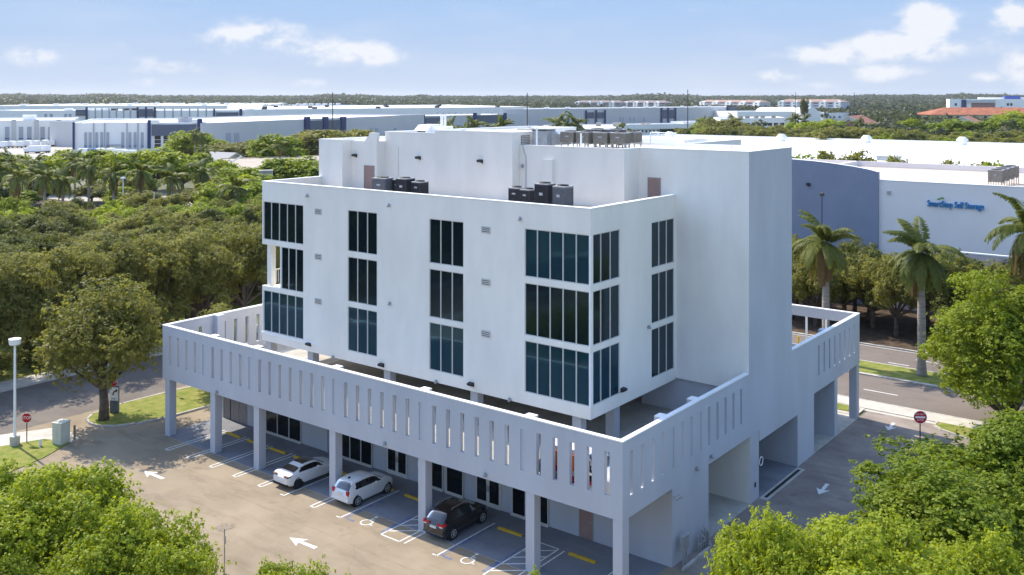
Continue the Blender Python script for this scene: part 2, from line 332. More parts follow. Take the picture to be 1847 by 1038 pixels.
# island with tree and sign at the left end
isl=[(-2.3,49.0),(-2.2,47.8),(-1.4,46.7),(0,45.9),(2,45.3),(6,45.1),(10,45.1),(20,45.4),(20,50.2),(12,50.4),(7,51.2),(2,51.5),(-1,50.9),(-2,50.0)]
sheet('island_grass',isl,.13,GRASS,.12)
k=MB()
for a,b in zip(isl,isl[1:]+isl[:1]):
    a=Vector(a);b=Vector(b);u=(b-a).normalized();v=Vector((-u.y,u.x)); k.obox((a+b)/2,u,v,(b-a).length/2+.06,.09,0,.15)
struct('island_kerb',k,CURB)
sheet('left_lawn',[(-20,41),(-8.2,44.6),(-5.4,46.1),(-6.3,48.4),(-9.5,49.6),(-20,50.2)],.05,GRASS,.06)
sheet('left_footpath',[(-60,50.4),(-9.5,49.6),(-6.3,48.4),(-5.4,46.1),(-4.6,46.3),(-4.2,48.6),(-4.8,50.4),(-8,52.0),(-60,52.0)],.055,CONC,.06)
sheet('foreground_lawn',[(-22,-40),(-14,-6),(-11.8,10),(-11.3,19),(-14,30),(-18,34),(-22,34)],.05,GRASS,.06)
# painted markings: sheets 4 mm up
mk=MB()
def line(a,b,w=.1,z=.009,mb=None):
    mb=mb or mk; a=Vector(a);b=Vector(b);u=(b-a).normalized();v=Vector((-u.y,u.x))*w/2
    mb.q([(a.x-v.x,a.y-v.y,z),(b.x-v.x,b.y-v.y,z),(b.x+v.x,b.y+v.y,z),(a.x+v.x,a.y+v.y,z)])
# double (hairpin) stall lines
for y in (38.9,36.2,33.35,30.6,27.8,22.35):
    for s in (-.2,.2): line((-1.7,y+s),(3.6,y+s))
    line((-1.7,y-.25),(-1.7,y+.25))
for y in (25.25,19.72): line((-1.7,y),(3.6,y)); line((-1.68,y-.1),(-1.68,y+.35))
line((-1.7,11.5),(3.7,11.5)); line((-1.68,11.4),(-1.68,11.85))
for ya,yb in ((16.0,14.45),(7.95,6.35)):
    line((-1.75,ya),(3.3,ya),.1); line((-1.75,yb),(3.3,yb),.1); line((-1.75,ya),(-1.75,yb),.1); line((3.3,ya),(3.3,yb))
    line((-1.75,yb-.4),(3.3,yb-.4)) 
    for t in (-1.2,-.2,.8,1.8): line((t,ya),(t+1.3,yb),.1)
for y in (1.9,2.4): line((-1.6,y),(3.4,y))
struct('parking_bay_markings',mk,PAINT)
bl=MB()
for y0,y1 in ((19.45,16.2),(11.3,8.15)):
    line((-1.5,y0),(3.4,y0),.2,mb=bl); line((-1.5,y1),(3.4,y1),.28,mb=bl)
    line((-1.5,y0-.15),(-1.5,y0-.8),.16,mb=bl)
struct('accessible_bay_blue_markings',bl,BLUEP)
jn=MB(); line((-.05,.3),(-.05,42),.04,.011,jn)
struct('slab_joint',jn,mat('joint',(.42,.40,.38),.9,.3,2))
jn=MB(); line((-3.9,2),(-3.5,41),.045,.006,jn); line((-8.2,8),(-7.6,40),.035,.006,jn); line((-13.5,4),(-12.9,40),.04,.006,jn)
struct('pavement_seam',jn,mat('seam',(.225,.18,.13),.9,.3,2,col2=(.33,.27,.20)))
def arrow(x,y,ang,s=1.0,name='arrow_marking'):
    mb=MB(); c,si=math.cos(ang),math.sin(ang)
    def T(u,v): return (x+(u*c-v*si)*s,y+(u*si+v*c)*s,.013)
    mb.q([T(1.1,0),T(.0,.48),T(.22,.12),T(.22,-.12),T(.0,-.48)]); mb.q([T(.22,.12),T(-1.1,.14),T(-1.1,-.14),T(.22,-.12)])
    struct(name,mb,PAINT)
arrow(-5.05,35.3,R(92),1.05); arrow(-5.4,18.9,R(92),1.05); arrow(21.4,-2.85,R(184),.95); arrow(37.0,-2.75,R(184),.95)
def access(x,y,s=1.0):
    mb=MB(); z=.014
    # wheelchair symbol, head toward +x (read when driving in)
    def T(u,v): return Vector((x+v*s,y-u*s))     # u right, v up
    pr=[T(.05+.42*math.cos(R(a)),-.25+.42*math.sin(R(a))) for a in range(110,395,15)]
    for a,b in zip(pr[:-1],pr[1:]): line(a,b,.11*s,z,mb)
    P=[T(.0,.62),T(.0,.15),T(.42,.12),T(.58,-.38),T(.78,-.36)]
    for a,b in zip(P[:-1],P[1:]): line(a,b,.11*s,z+.002,mb)
    line(T(.0,.38),T(.32,.36),.09*s,z+.004,mb)
    c=T(0,.82); mb.q([(c.x+.13*s*math.cos(R(a)),c.y+.13*s*math.sin(R(a)),z+.001) for a in range(0,360,30)])
    struct('accessible_symbol_marking',mb,PAINT)
access(-.95,17.95,.85); access(-.85,9.75,.85)
rm=MB()
for y in range(-120,60,12): rm.box(45.72,y+.4-1.2,0,45.86,y+3.4-1.2,.006)
for y in range(-120,60,8): rm.box(56.2,y+5.1-4,0,56.34,y+7.1-4,.006); rm.box(58.9,y-1.0,0,59.02,y+1.2,.006)
struct('road_lane_dashes',rm,PAINT)
ym=MB(); ym.box(55.2,-400,0,55.35,400,.006); struct('yellow_edge_line',ym,YEL)
rm=MB(); rm.box(42.6,-400,0,42.7,400,.006); rm.box(61.6,-400,0,61.7,400,.006); struct('road_edge_line',rm,PAINT)
mh=MB()
for q in (.42,.5): pass
mh.box(-7.5,23.9,0,-6.6,24.8,.012); tag(mh.build('utility_cover',mat('cast_cover',(.23,.19,.14),.8,.3,6)),'square dark utility cover in the lot left of the lower arrow','cover')
# concrete joints on walks
dr=MB(); dr.box(17.3,-.62,.0,24.0,-.02,.02); struct('drain_surround',dr,CONC)
dg=tag(MB().box(17.7,-.42,.0,23.7,-.2,.026).build('drain_grate',DARK),'long dark slot drain across the ramp opening','drain')
k=MB()
for a,b in (((5.4,-.65),(8.9,-.65)),((8.9,-.65),(9.7,-.1))):
    a=Vector(a);b=Vector(b);u=(b-a).normalized();v=Vector((-u.y,u.x)); k.obox((a+b)/2,u,v,(b-a).length/2+.03,.08,0,.15)
struct('wall_foot_kerb',k,CURB)
#@@BUILDING
# ------------------------------------------------------------------ main building
BL=thing('office_building','white and blue-grey office block raised on columns over a walled parking deck, in the middle','building')
ZT,ZB=8.59,4.47; LX,LY=37.8,42.18; TH=.25
# slotted parapet walls: built as strips between slots; local t runs along the wall
def slotted(name,axis,fixed,thick,t0,t1,slots,blind,skip=(),sw=.31,zt=ZT,zb=ZB,s0=5.6,s1=7.92):
    mb=MB()
    def bx(a,b,z0,z1,inset=0):
        f0,f1=fixed,fixed+thick
        if inset: f0+= inset if thick>0 else -inset; f1-= inset if thick>0 else -inset
        if axis=='y': mb.box(f0,a,z0,f1,b,z1)
        else: mb.box(a,f0,z0,b,f1,z1)
    cur=t0
    for c in sorted(slots):
        a,b=c-sw/2,c+sw/2
        bx(cur,a,zb,zt); bx(a,b,zb,s0); bx(a,b,s1,zt)
        if any(abs(c-q)<.5 for q in blind): bx(a,b,s0,s1,.06)
        cur=b
    bx(cur,t1,zb,zt)
    return mb.build(name,GREY,BL)
sl_l=[.94+1.118*k for k in range(37)]
slotted('left_parapet_wall','y',0,TH,0,LY,sl_l,(6.5,14.36,22.2,31.1,36.7))
sl_r=[.93+1.137*k for k in range(13)]
slotted('right_parapet_wall','x',0,TH,TH,15.78+.0,sl_r,(5.4,8.9,15.7))
slotted('right_parapet_wall','x',0,TH,23.08,LX,[28.4+1.16*k for k in range(8)],())
slotted('end_parapet_wall','x',LY,-TH,TH,LX,[1.0+1.14*k for k in range(30)],(4.9,10.6,))
# far side wall: open bays with posts
mb=MB(); mb.box(LX-TH,TH,7.78,LX,LY-TH,ZT); mb.box(LX-TH,TH,ZB,LX,LY-TH,5.25)
mb.build('rear_parapet_band',GREY,BL)
for i in range(24):
    y=1.0+1.7*i; MB().box(LX-TH+.02,y,5.25,LX-.02,y+.12,7.78).build('rear_opening_post',COPE,BL)
cp=MB()
for (a,b,c,d) in ((-.03,-.03,TH+.03,LY+.03),(TH+.03,-.03,15.7,TH+.03),(23.15,-.03,LX+.03,TH+.03),(TH+.03,LY-TH-.03,LX+.03,LY+.03),(LX-TH-.03,TH+.03,LX+.03,LY-TH-.03)):
    cp.box(a,b,ZT,c,d,ZT+.07)
cp.build('parapet_coping',COPE,BL)
for y in (36.0,30.8,22.4,14.4,6.3): MB().box(TH,y-.3,5.05,.75,y+.3,ZT+.02).build('pilaster',GREY,BL); MB().box(TH+.04,y-.33,ZT+.02,.72,y+.31,ZT+.07).build('pilaster_cap',COPE,BL)
for x in (4.95,8.85): MB().box(x-.3,TH,5.05,x+.3,.75,ZT+.02).build('pilaster',GREY,BL); MB().box(x-.33,TH+.04,ZT+.02,x+.31,.72,ZT+.07).build('pilaster_cap',COPE,BL)
MB().box(4.9-.35,LY-.75,5.05,4.9+.35,LY-TH,ZT+.03).build('pilaster',GREY,BL)
MB().box(30.6-.3,TH,5.05,30.6+.3,.75,ZT+.02).build('pilaster',GREY,BL)
MB().box(TH,TH,ZB,LX-TH,LY-TH,5.05).build('deck_slab',mat('deck_concrete',(.40,.38,.34),.9,.15,.6,.3,15),BL)
dm=MB()
for y in (33.4,36.1,38.8): dm.box(6.4,y,5.05,11.0,y+.1,5.056)
dm.build('deck_markings',PAINT,BL)
# ground columns
for y in (41.3,35.35,30.15,22.1,14.0,5.75): MB().box(.05,y,0,.65,y+.6,ZB).build('column',GREY,BL)
MB().box(.02,.02,0,.68,.6,ZB).build('column',GREY,BL)
for x,y in ((37.15,.03),(37.15,7.2),(37.15,14.4),(37.15,21.6),(37.15,28.8),(37.15,36.0),(37.15,41.5)): MB().box(x,y,0,x+.62,y+.62,ZB).build('column',GREY,BL)
for x in (8,16,24,31): MB().box(x,41.5,0,x+.6,42.1,ZB).build('column',GREY,BL)
# deck columns carrying the block
for y in (6.35,14.5,22.6,30.85,36.25-.35): MB().box(5.6,y-.02,5.05,6.2,y+.6,7.31).build('deck_column',GREY,BL)
for x,y in ((9.3,6.2),): MB().box(x-.55,y-.3,5.05,x+.1,y+.35,7.31).build('deck_column',GREY,BL)
for x in (12.5,20,27,32): 
    for y in (14.5,22.6,30.85): MB().box(x,y,5.05,x+.6,y+.6,7.31).build('deck_column',GREY,BL)
# the block ---------------------------------------------------------
BX,BY,BYE,ZR,ZS=5.15,5.34,36.39,19.9,7.31
mb=MB(); T=.3
ROWS=[(8.07,11.32),(11.66,14.95),(15.33,18.36)]
gl_=[(5.42,10.27),(15.32,18.4),(23.43,26.49),(31.42,36.25)]
def wx(a,b,z0,z1): mb.box(BX,a,z0,BX+T,b,z1)
cur=BY
for a,b in gl_:
    if a>cur: wx(cur,a,ZS,ZR)
    wx(a,b,ZS,ROWS[0][0]); wx(a,b,ROWS[0][1],ROWS[1][0]); wx(a,b,ROWS[1][1],ROWS[2][0]); wx(a,b,ROWS[2][1],ZR); cur=b
wx(cur,BYE,ZS,11.66); wx(cur,BYE,14.95,ZR)
def wy(a,b,z0,z1): mb.box(a,BY,z0,b,BY+T,z1)
cur=BX+T
for a,b in ((BX+T,8.52),(12.49,15.61)):
    if a>cur: wy(cur,a,ZS,ZR)
    wy(a,b,ZS,ROWS[0][0]); wy(a,b,ROWS[0][1],ROWS[1][0]); wy(a,b,ROWS[1][1],ROWS[2][0]); wy(a,b,ROWS[2][1],ZR); cur=b
wy(cur,15.78,ZS,ZR)
mb.build('block_wall',WHITE,BL)
mb=MB()
mb.box(BX+T,BY+T,ZS+.01,15.78,34.1,18.9); mb.box(15.78,7.9,ZS+.01,32.7,34.1,18.9)
mb.box(8.5,34.1,ZS+.01,32.7,BYE,18.9); mb.box(BX+T,34.1,ZS+.01,8.5,BYE,11.5); mb.box(BX+T,34.1,15.1,8.5,BYE,18.9)
mb.build('block_core',WHITE,BL)
MB().box(BX+T,BY+T,18.9,15.78,BYE-.3,18.94).build('lower_roof',ROOFTAN,BL)
MB().box(BX+T,BYE-.3,18.94,12.0,BYE,ZR).build('lower_roof_parapet',WHITE,BL)
cp=MB(); cp.box(BX-.03,BY-.03,ZR,BX+T+.03,BYE+.03,ZR+.06); cp.box(BX+T+.03,BY-.03,ZR,15.78,BY+T+.03,ZR+.06); cp.box(BX+T+.03,BYE-.33,ZR,11.0,BYE+.03,ZR+.06)
cp.build('lower_roof_coping',COPE,BL)
MB().box(BX-.05,30.0,7.86,BX,BYE+.05,8.02).build('ledge',COPE,BL)
# balcony corner of the middle storey
MB().box(5.3,35.45,11.66,5.75,35.95,14.95).build('balcony_column',WHITE,BL)
mb=MB()
for i in range(12): mb.box(6.0+i*.2,36.2,11.7,6.03+i*.2,36.23,12.75)
mb.box(5.6,36.18,12.72,8.5,36.25,12.8)
mb.build('balcony_railing',FRAME,BL)
# windows
def window(axis,f,a,b,z0,z1,n,gm=GLASS,fm=FRAME,rec=.07,fw=.055,ends=True):
    """axis 'x' : window lies in plane x=f facing -x, runs along y ; 'y': plane y=f facing -y"""
    fr=MB()
    def bx(m,u0,u1,v0,v1,d0,d1):
        if axis=='x': m.box(f+d0,u0,v0,f+d1,u1,v1)
        else: m.box(u0,f+d0,v0,u1,f+d1,v1)
    d0,d1=rec-.04,rec+.05
    bx(fr,a,b,z0,z0+fw,d0,d1); bx(fr,a,b,z1-fw,z1,d0,d1)
    for i in range(n+1):
        u=a+(b-a)*i/n; h=fw*.62
        u0,u1=(u,u+fw) if i==0 else ((u-fw,u) if i==n else (u-h,u+h)); bx(fr,u0,u1,z0+fw,z1-fw,d0,d1)
    w_=fr.build('window',fm,BL)
    gp=MB()
    for i in range(n):   # panes sit at very slightly different angles
        u0=a+(b-a)*i/n; u1=a+(b-a)*(i+1)/n; j=random.uniform(-.006,.006); j2=random.uniform(-.006,.006); d=rec+.012
        if axis=='x': gp.q([(f+d+j,u1,z0),(f+d-j,u0,z0),(f+d-j+j2,u0,z1),(f+d+j+j2,u1,z1)])
        else: gp.q([(u0,f+d+j,z0),(u1,f+d-j,z0),(u1,f+d-j+j2,z1),(u0,f+d+j+j2,z1)])
    gp.build('pane',gm,w_)
    return w_
for gi,((a,b),n) in enumerate(zip(gl_,(5,3,3,5))):
    for ri,(z0,z1) in enumerate(ROWS):
        gm=GLASS2 if ri==0 or (gi==0 and ri==2) else GLASS  # bottom row and upper right group get the painted-in teal reflection
        if gi==3 and ri==1: window('x',BX,a,34.06,z0,z1,3)
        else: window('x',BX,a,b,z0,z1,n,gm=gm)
for z0,z1 in ROWS:
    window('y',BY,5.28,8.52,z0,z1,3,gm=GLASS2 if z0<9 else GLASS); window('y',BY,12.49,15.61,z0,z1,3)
    MB().box(BX-.004,BY-.004,z0,BX+.13,BY+.10,z1).build('corner_post',COPE,BL)
MB().box(BX+.02,34.06,11.66,BX+T,34.2,14.95).build('balcony_jamb',COPE,BL)
# louvred vents
def louver(y,z,f=BX):
    m=MB(); m.box(f-.02,y-.32,z-.2,f,y+.32,z+.2)
    l=m.build('louvre_vent',mat('louvre_dark',(.10,.09,.09),.7),BL)
    s=MB()
    for i in range(4): s.box(f-.05,y-.33,z-.21+i*.115,f-.02,y+.33,z-.15+i*.115)
    s.box(f-.05,y-.36,z-.22,f-.02,y-.32,z+.22); s.box(f-.05,y+.32,z-.22,f-.02,y+.36,z+.22)
    s.build('louvre_slats',FRAME,l)
for z in (18.0,14.6,11.25): louver(29.7,z); louver(13.4,z)
# wall pack lamps
def wallpack(x,y,z,axis='x',name='wall_lamp',m=DARK):
    b=MB()
    if axis=='x': P=[(x,y-.2,z-.14),(x-.28,y-.2,z-.02),(x-.28,y-.2,z+.12),(x,y-.2,z+.16)]; Q=[(a,bb+.4,c) for a,bb,c in P]
    else: P=[(x-.2,y,z-.14),(x-.2,y-.28,z-.02),(x-.2,y-.28,z+.12),(x-.2,y,z+.16)]; Q=[(a+.4,bb,c) for a,bb,c in P]
    b.q(P[::-1]); b.q(Q)
    for i in range(4): j=(i+1)%4; b.q([P[i],P[j],Q[j],Q[i]])
    o=b.build(name,m,BL); 
    l=MB()
    if axis=='x': l.q([(x-.01,y-.15,z-.145),(x-.01,y+.15,z-.145),(x-.27,y+.15,z-.035),(x-.27,y-.15,z-.035)])
    else: l.q([(x-.15,y-.01,z-.145),(x-.15,y-.27,z-.035),(x+.15,y-.27,z-.035),(x+.15,y-.01,z-.145)])
    l.build('lamp_lens',mat('lamp_lens',(.6,.6,.58),.3),o)
for q in ((BX,30.7,7.85),(BX,22.9,7.6),(BX,14.6,7.75)): wallpack(*q)
wallpack(8.75,BY,8.25,'y')
wallpack(12.0,33.0,21.75,'x'); wallpack(12.95,26.7,21.75,'x'); wallpack(12.85,20.2,21.75,'x')
def dome(x,y,z,axis='x',r=.13):
    b=MB(); b.tube([(x,y,z),(x-.08 if axis=='x' else x,y if axis=='x' else y-.08,z)],[r*.6,r],10)
    b.tube([(x-.1,y,z-.02) if axis=='x' else (x,y-.1,z-.02),(x-.24,y,z-.1) if axis=='x' else (x,y-.24,z-.1)],[r,.03],10)
    b.build('security_camera',mat('camera_grey',(.33,.34,.36),.5),BL,smooth=True,angle=40)
for q in ((0,35.0,4.7),(0,17.4,4.75),(0,9.2,4.75)): dome(*q)
for q in ((BX,30.9,19.15),(BX,22.2,19.0),(BX,10.6,18.95),(BX,22.1,12.1),(13.74,16.9,21.5)): dome(*q)
dome(8.3,0,4.75,'y'); dome(12.0,BY,11.6,'y'); dome(10.2,0,4.9,'y')
dome(BX,17.7,7.4); dome(BX,28.0,7.35); dome(BX,11.4,7.4)
# floodlight arm at the corner opening
mb=MB(); mb.tube([(5.25,.9,4.35),(5.2,-.35,4.05)],.035,6); mb.tube([(5.2,-.3,4.02),(5.45,-.55,4.2)],[.1,.13],8); mb.build('floodlight_arm',GALV,BL)
# tower and upper storey ---------------------------------------------
TX,TX2,TZ=15.78,23.08,23.02
mb=MB()
mb.box(TX,0,7.4,TX2,8.2,TZ,fm={'y':1,'X':1})
mb.box(TX+.35,TH+.02,5.05,TX2,8.2,7.4,mi=1)
mb.box(TX,0,ZB,TX2,TH,7.4,mi=1)
mb.build('tower_wall',[WHITE,GREY],BL)
def vol(name,x0,y0,x1,y1,z,zb=18.9,rim=.07,rt=.2,roof=ROOFWH):
    v_=MB().box(x0,y0,zb,x1,y1,z-.2).build(name,WHITE,BL)
    r_=MB(); 
    r_.box(x0,y0,z-.2,x1,y0+rt,z); r_.box(x0,y1-rt,z-.2,x1,y1,z); r_.box(x0,y0+rt,z-.2,x0+rt,y1-rt,z); r_.box(x1-rt,y0+rt,z-.2,x1,y1-rt,z)
    r_.build('roof_upstand',WHITE,v_)
    MB().box(x0+rt,y0+rt,z-.2,x1-rt,y1-rt,z-.16).build('roof_surface',roof,v_)
    c=MB(); e=.03
    c.box(x0-e,y0-e,z,x1+e,y0+rt+e,z+.05); c.box(x0-e,y1-rt-e,z,x1+e,y1+e,z+.05); c.box(x0-e,y0+rt+e,z,x0+rt+e,y1-rt-e,z+.05); c.box(x1-rt-e,y0+rt+e,z,x1+e,y1-rt-e,z+.05)
    c.build('roof_coping',COPE,v_)
    return v_
c=MB(); c.box(TX-.03,-.03,TZ,TX+.2,8.2,TZ+.05); c.box(TX+.2,-.03,TZ,TX2+.03,.2,TZ+.05); c.box(TX2-.2,.2,TZ,TX2+.03,8.2,TZ+.05); c.build('tower_coping',COPE,BL)
MB().box(TX+.2,.2,TZ,TX2-.2,8.2,TZ+.02).build('tower_roof',ROOFWH,BL)
vol('upper_storey_wall',13.74,8.2,32.7,17.2,23.02)
vol('upper_storey_wall',12.85,17.2,16.3,24.9,23.98)
vol('upper_storey_wall',16.3,17.2,32.7,24.9,23.0)
vol('upper_storey_wall',12.95,24.9,32.7,30.5,23.75)
v_=MB(); v_.box(12.0,30.5,18.9,32.7,33.5,23.0); 
# stepped, curved end of the wall top
st=[(31.9,23.0),(31.85,23.12),(31.7,23.2),(31.6,23.35),(31.45,23.42),(31.35,23.7),(30.5,23.7)]
v_.q([(12.0,y,z) for y,z in [(30.5,23.0)]+st][::-1]); v_.q([(12.3,y,z) for y,z in [(30.5,23.0)]+st])
for (y0,z0),(y1,z1) in zip(st[:-1],st[1:]): v_.q([(12.0,y0,z0),(12.3,y0,z0),(12.3,y1,z1),(12.0,y1,z1)])
v_.q([(12.0,30.5,23.0),(12.3,30.5,23.0),(12.3,30.5,23.7),(12.0,30.5,23.7)])
v_.build('stepped_wall',WHITE,BL)
MB().box(12.3,30.6,23.0,32.6,33.4,23.03).build('stepped_wall_roof',ROOFWH,BL)
vol('upper_storey_wall',11.0,33.5,32.7,BYE,23.05)
# roof doors
def door(axis,f,a,b,z0,z1,m=DOORM,name='door',leaf=1):
    d=MB(); fr=MB(); g_=.05
    def bx(mm,u0,u1,v0,v1,d0,d1):
        if axis=='x': mm.box(f-d1,u0,v0,f-d0,u1,v1)
        else: mm.box(u0,f-d1,v0,u1,f-d0,v1)
    bx(d,a,b,z0,z1,0,.03); o=d.build(name,m,BL)
    bx(fr,a-g_,a,z0,z1+g_,0,.06); bx(fr,b,b+g_,z0,z1+g_,0,.06); bx(fr,a,b,z1,z1+g_,0,.06); fr.build('door_frame',mat('door_frame_paint',(.36,.33,.32),.6),o)
    h=MB(); bx(h,a+.1,a+.2,z0+1.0,z0+1.06,.03,.09); h.build('handle',GALV,o)
    return o
door('x',TX,6.52,7.45,18.94,20.97); door('x',12.0,30.8,31.9,18.94,20.97)
# wall louvres on side of the tall volume, conduits, hatch cover
o=MB().box(13.9,17.13,22.99,14.9,17.2,23.75).build('louvre_panel',ACB,BL); s=MB()
for i in range(6): s.box(13.9,17.09,23.02+i*.12,14.9,17.13,23.07+i*.12)
s.build('louvre_slats',FRAME,o)
MB().tube([(13.7,16.6,19),(13.7,16.6,22.2),(13.7,16.75,22.5),(13.7,16.9,23.0)],.04,6).build('conduit',GREY,BL)
MB().tube([(12.9,29.0,19),(12.9,29.0,22.6),(12.9,29.25,22.7)],.05,6).build('conduit',WHITE,BL)
MB().box(13.5,14.1,18.94,13.74,14.95,22.1).build('duct_chase',WHITE,BL)
# ground floor -------------------------------------------------------
mb=MB()
mb.box(5.4,0,0,9.94,8,ZB); mb.box(16.1,.05,0,17.46,8,ZB,mi=1,fm={'y':0}); mb.box(24.16,0,0,27.4,8,ZB); mb.box(5.4,8,0,32,42.0,ZB,fm={'y':1})
mb.box(27.4,4.2,0,32,8,ZB); mb.box(31.9,.03,0,32.55,4.2,ZB)
mb.build('ground_floor_wall',[GREY,WHITE],BL)
MB().box(17.46,0,3.75,24.16,TH,ZB).build('lintel',GREY,BL)
MB().box(9.94,.0,0,16.1,8,.012).build('bay_floor',CONC,BL)
MB().box(17.46,0,0,24.16,8,.012).build('ramp_floor',BAYA,BL)
MB().box(27.4,0,0,37.9,4.2,.016).build('porch_floor',CONC,BL)
S=5.4
GLD=GLASSD
for a,b,z1,n in ((31.9,36.13,3.1,3),(24.12,27.58,3.1,3),(28.0,28.5,3.1,1),(17.3,18.7,3.0,1),(15.5,17.0,3.0,1),(10.3,11.4,3.0,1),(8.55,9.8,3.0,1)):
    window('x',S-.12,a,b,.08,z1,n,gm=GLD,rec=.05)
    MB().box(S-.2,a-.05,.0,S,b+.05,.08).build('window_sill',FRAME,BL)
def sdoor(a,b):
    o=MB().box(S-.06,a,0,S,b,2.9).build('door',FRAME,BL); n=2
    for i in range(n):
        u0=a+(b-a)*i/n+.14; u1=a+(b-a)*(i+1)/n-.14
        MB().box(S-.075,u0,.3,S-.06,u1,2.6).build('door_glass',GLD,o)
        h=u1+.07 if i==0 else u0-.07
        MB().tube([(S-.1,h,.95),(S-.1,h,1.35)],.025,6).build('handle',GALV,o)
sdoor(20.65,22.65); sdoor(12.35,14.45)
door('x',S,5.35,6.25,.02,2.6,DOORM); door('x',S,40.85,41.7,.02,2.4,GDOOR); door('x',S,38.7,39.75,.02,2.4,GDOOR); door('x',S,39.85,40.8,.02,2.4,GDOOR)
text('door_number','101',.16,SIGNWH,BL,(S-.05,5.8,2.25),(R(90),0,R(-90)),.004)
for y in (4.95,7.3,23.6,29.5): MB().box(S-.12,y,1.9,S,y+.14,2.15).build('wall_box',GALV,BL)
MB().tube([(S-.06,28.9,0),(S-.06,28.9,4.4)],.05,6).build('downpipe',GREY,BL); MB().tube([(S-.06,37.6,0),(S-.06,37.6,4.4)],.05,6).build('downpipe',GREY,BL)
MB().box(S-.03,19.4,1.1,S,19.7,1.5).build('notice',SIGNWH,BL)
MB().box(S-.1,15.8,2.1,S-.13,16.2,2.5).build('notice',SIGNWH,BL)
window('y',4.15,27.5,31.8,.05,3.4,4,gm=GLD,rec=-.02)
MB().box(36.2,3.9,0,36.45,4.15,ZB).build('storefront_post',FRAME,BL)
# open garage door face on pier
MB().box(16.75,.0,.9,16.9,.05,1.2).build('wall_box',DARK,BL)
MB().tube([(17.4,-.12,2.2)]+[(17.4+.28*math.sin(R(a)),-.14,2.2-.28*math.cos(R(a))+.28) for a in range(0,361,30)],.03,5).build('hose_reel',COPE,BL)
#@@OBJECTS
# ------------------------------------------------------------------ small things
# wheel stops
ws=MB(); ws.prism([(-.09,-.9),(.09,-.9),(.09,.9),(-.09,.9)],0,.001); 
ws=MB()
P=[(-.09,0),(.09,0),(.065,.13),(-.065,.13)]
for s in (-.9,.9): ws.q([(x,s,z) for x,z in (P if s<0 else P[::-1])])
for i in range(4): j=(i+1)%4; ws.q([(P[i][0],.9,P[i][1]),(P[j][0],.9,P[j][1]),(P[j][0],-.9,P[j][1]),(P[i][0],-.9,P[i][1])][::-1])
stop=ws.build('wheel_stop',YEL,bevel=.015); 
spots=[(3.15,4.6,'yellow wheel stop nearest the corner column, beside the brown door'),(3.25,9.95,'yellow wheel stop in the empty accessible bay, right of the black car'),(3.3,13.1,'yellow wheel stop in front of the parked black car'),(3.25,17.9,'yellow wheel stop in the empty accessible bay between the white hatchback and the black car'),
 (3.3,20.9,'yellow wheel stop in front of the white hatchback'),(3.2,24.0,'yellow wheel stop in the bay between the two white cars'),(3.2,26.55,'yellow wheel stop in front of the white coupe'),(3.2,29.2,'yellow wheel stop in the empty bay just left of the white coupe'),(3.2,32.0,'yellow wheel stop two bays left of the white coupe'),(3.2,34.7,'yellow wheel stop partly hidden behind the third column from the left'),(3.2,37.45,'yellow wheel stop in the sun patch by the grey doors, leftmost of the row')]
for i,(x,y,l) in enumerate(spots):
    o=stop if i==0 else dup(stop); o.location=(x,y,.008); o.rotation_euler=(0,0,random.uniform(-.02,.02)); tag(o,l,'wheel stop','yellow wheel stops under the building')
    tx_=None
# condensers
def condenser(name,w,d,h,body,label,group,stand=.35):
    t=thing(name,label,'air conditioner',group=group)
    n=14; r=.12
    b=MB(); b.box(-w/2+.02,-d/2+.02,stand,w/2-.02,d/2-.02,stand+h-.05)
    c=b.build('cabinet',BLACK if body is ACM else body,t)
    s=MB()
    for i in range(n+1):
        x=-w/2+w*i/n; s.box(x-.012,-d/2,stand+.05,x+.012,-d/2+.03,stand+h-.1); s.box(x-.012,d/2-.03,stand+.05,x+.012,d/2,stand+h-.1)
        y=-d/2+d*i/n; s.box(-w/2,y-.012,stand+.05,-w/2+.03,y+.012,stand+h-.1); s.box(w/2-.03,y-.012,stand+.05,w/2,y+.012,stand+h-.1)
    for z in (stand,stand+h-.12): s.box(-w/2-.005,-d/2-.005,z,w/2+.005,d/2+.005,z+.06)
    s.build('grille',body,t)
    tp=MB(); tp.box(-w/2-.02,-d/2-.02,stand+h-.06,w/2+.02,d/2+.02,stand+h); tp.build('top_panel',ACT,t,bevel=.02)
    f=MB(); rr=min(w,d)*.38
    for q in (1,.72,.45,.2): f.tube([(rr*q*math.cos(R(a)),rr*q*math.sin(R(a)),stand+h+.05) for a in range(0,361,24)],.014,4,caps=False)
    f.tube([(rr*math.cos(R(a)),rr*math.sin(R(a)),stand+h+.01) for a in range(0,361,24)],.035,5,caps=False)
    for a in range(0,360,45): f.tube([(0,0,stand+h+.07),(rr*math.cos(R(a)),rr*math.sin(R(a)),stand+h+.04)],.012,4)
    f.build('fan_guard',DARK,t)
    g=MB()
    for x in (-w/2+.08,w/2-.08): g.box(x-.04,-d/2,0 ,x+.04,-d/2+.08,stand); g.box(x-.04,d/2-.08,0,x+.04,d/2,stand)
    g.box(-w/2-.05,-d/2,stand-.08,w/2+.05,-d/2+.07,stand-.002); g.box(-w/2-.05,d/2-.07,stand-.08,w/2+.05,d/2,stand-.002)
    g.build('stand',CONC,t)
    MB().box(-w/2-.02,-.14,stand+h*.5,-w/2-.006,.14,stand+h*.62).build('badge',GALV,t)
    return t
def put(t,x,y,z,rz,label=None,new=True):
    o=dup(t,(x,y,z),rz,label=label) if new else t
    o.location=(x,y,z); o.rotation_euler=(0,0,rz)
    if label: o['label']=label
    return o
GA='condensers behind the lower parapet'
a1=condenser('air_conditioner',.85,.85,.78,ACM,'low dark condenser behind the parapet at the left end of the right-hand row',GA,.45)
put(a1,9.5,14.2,18.94,R(4),new=False).scale=(1,1,1.18)
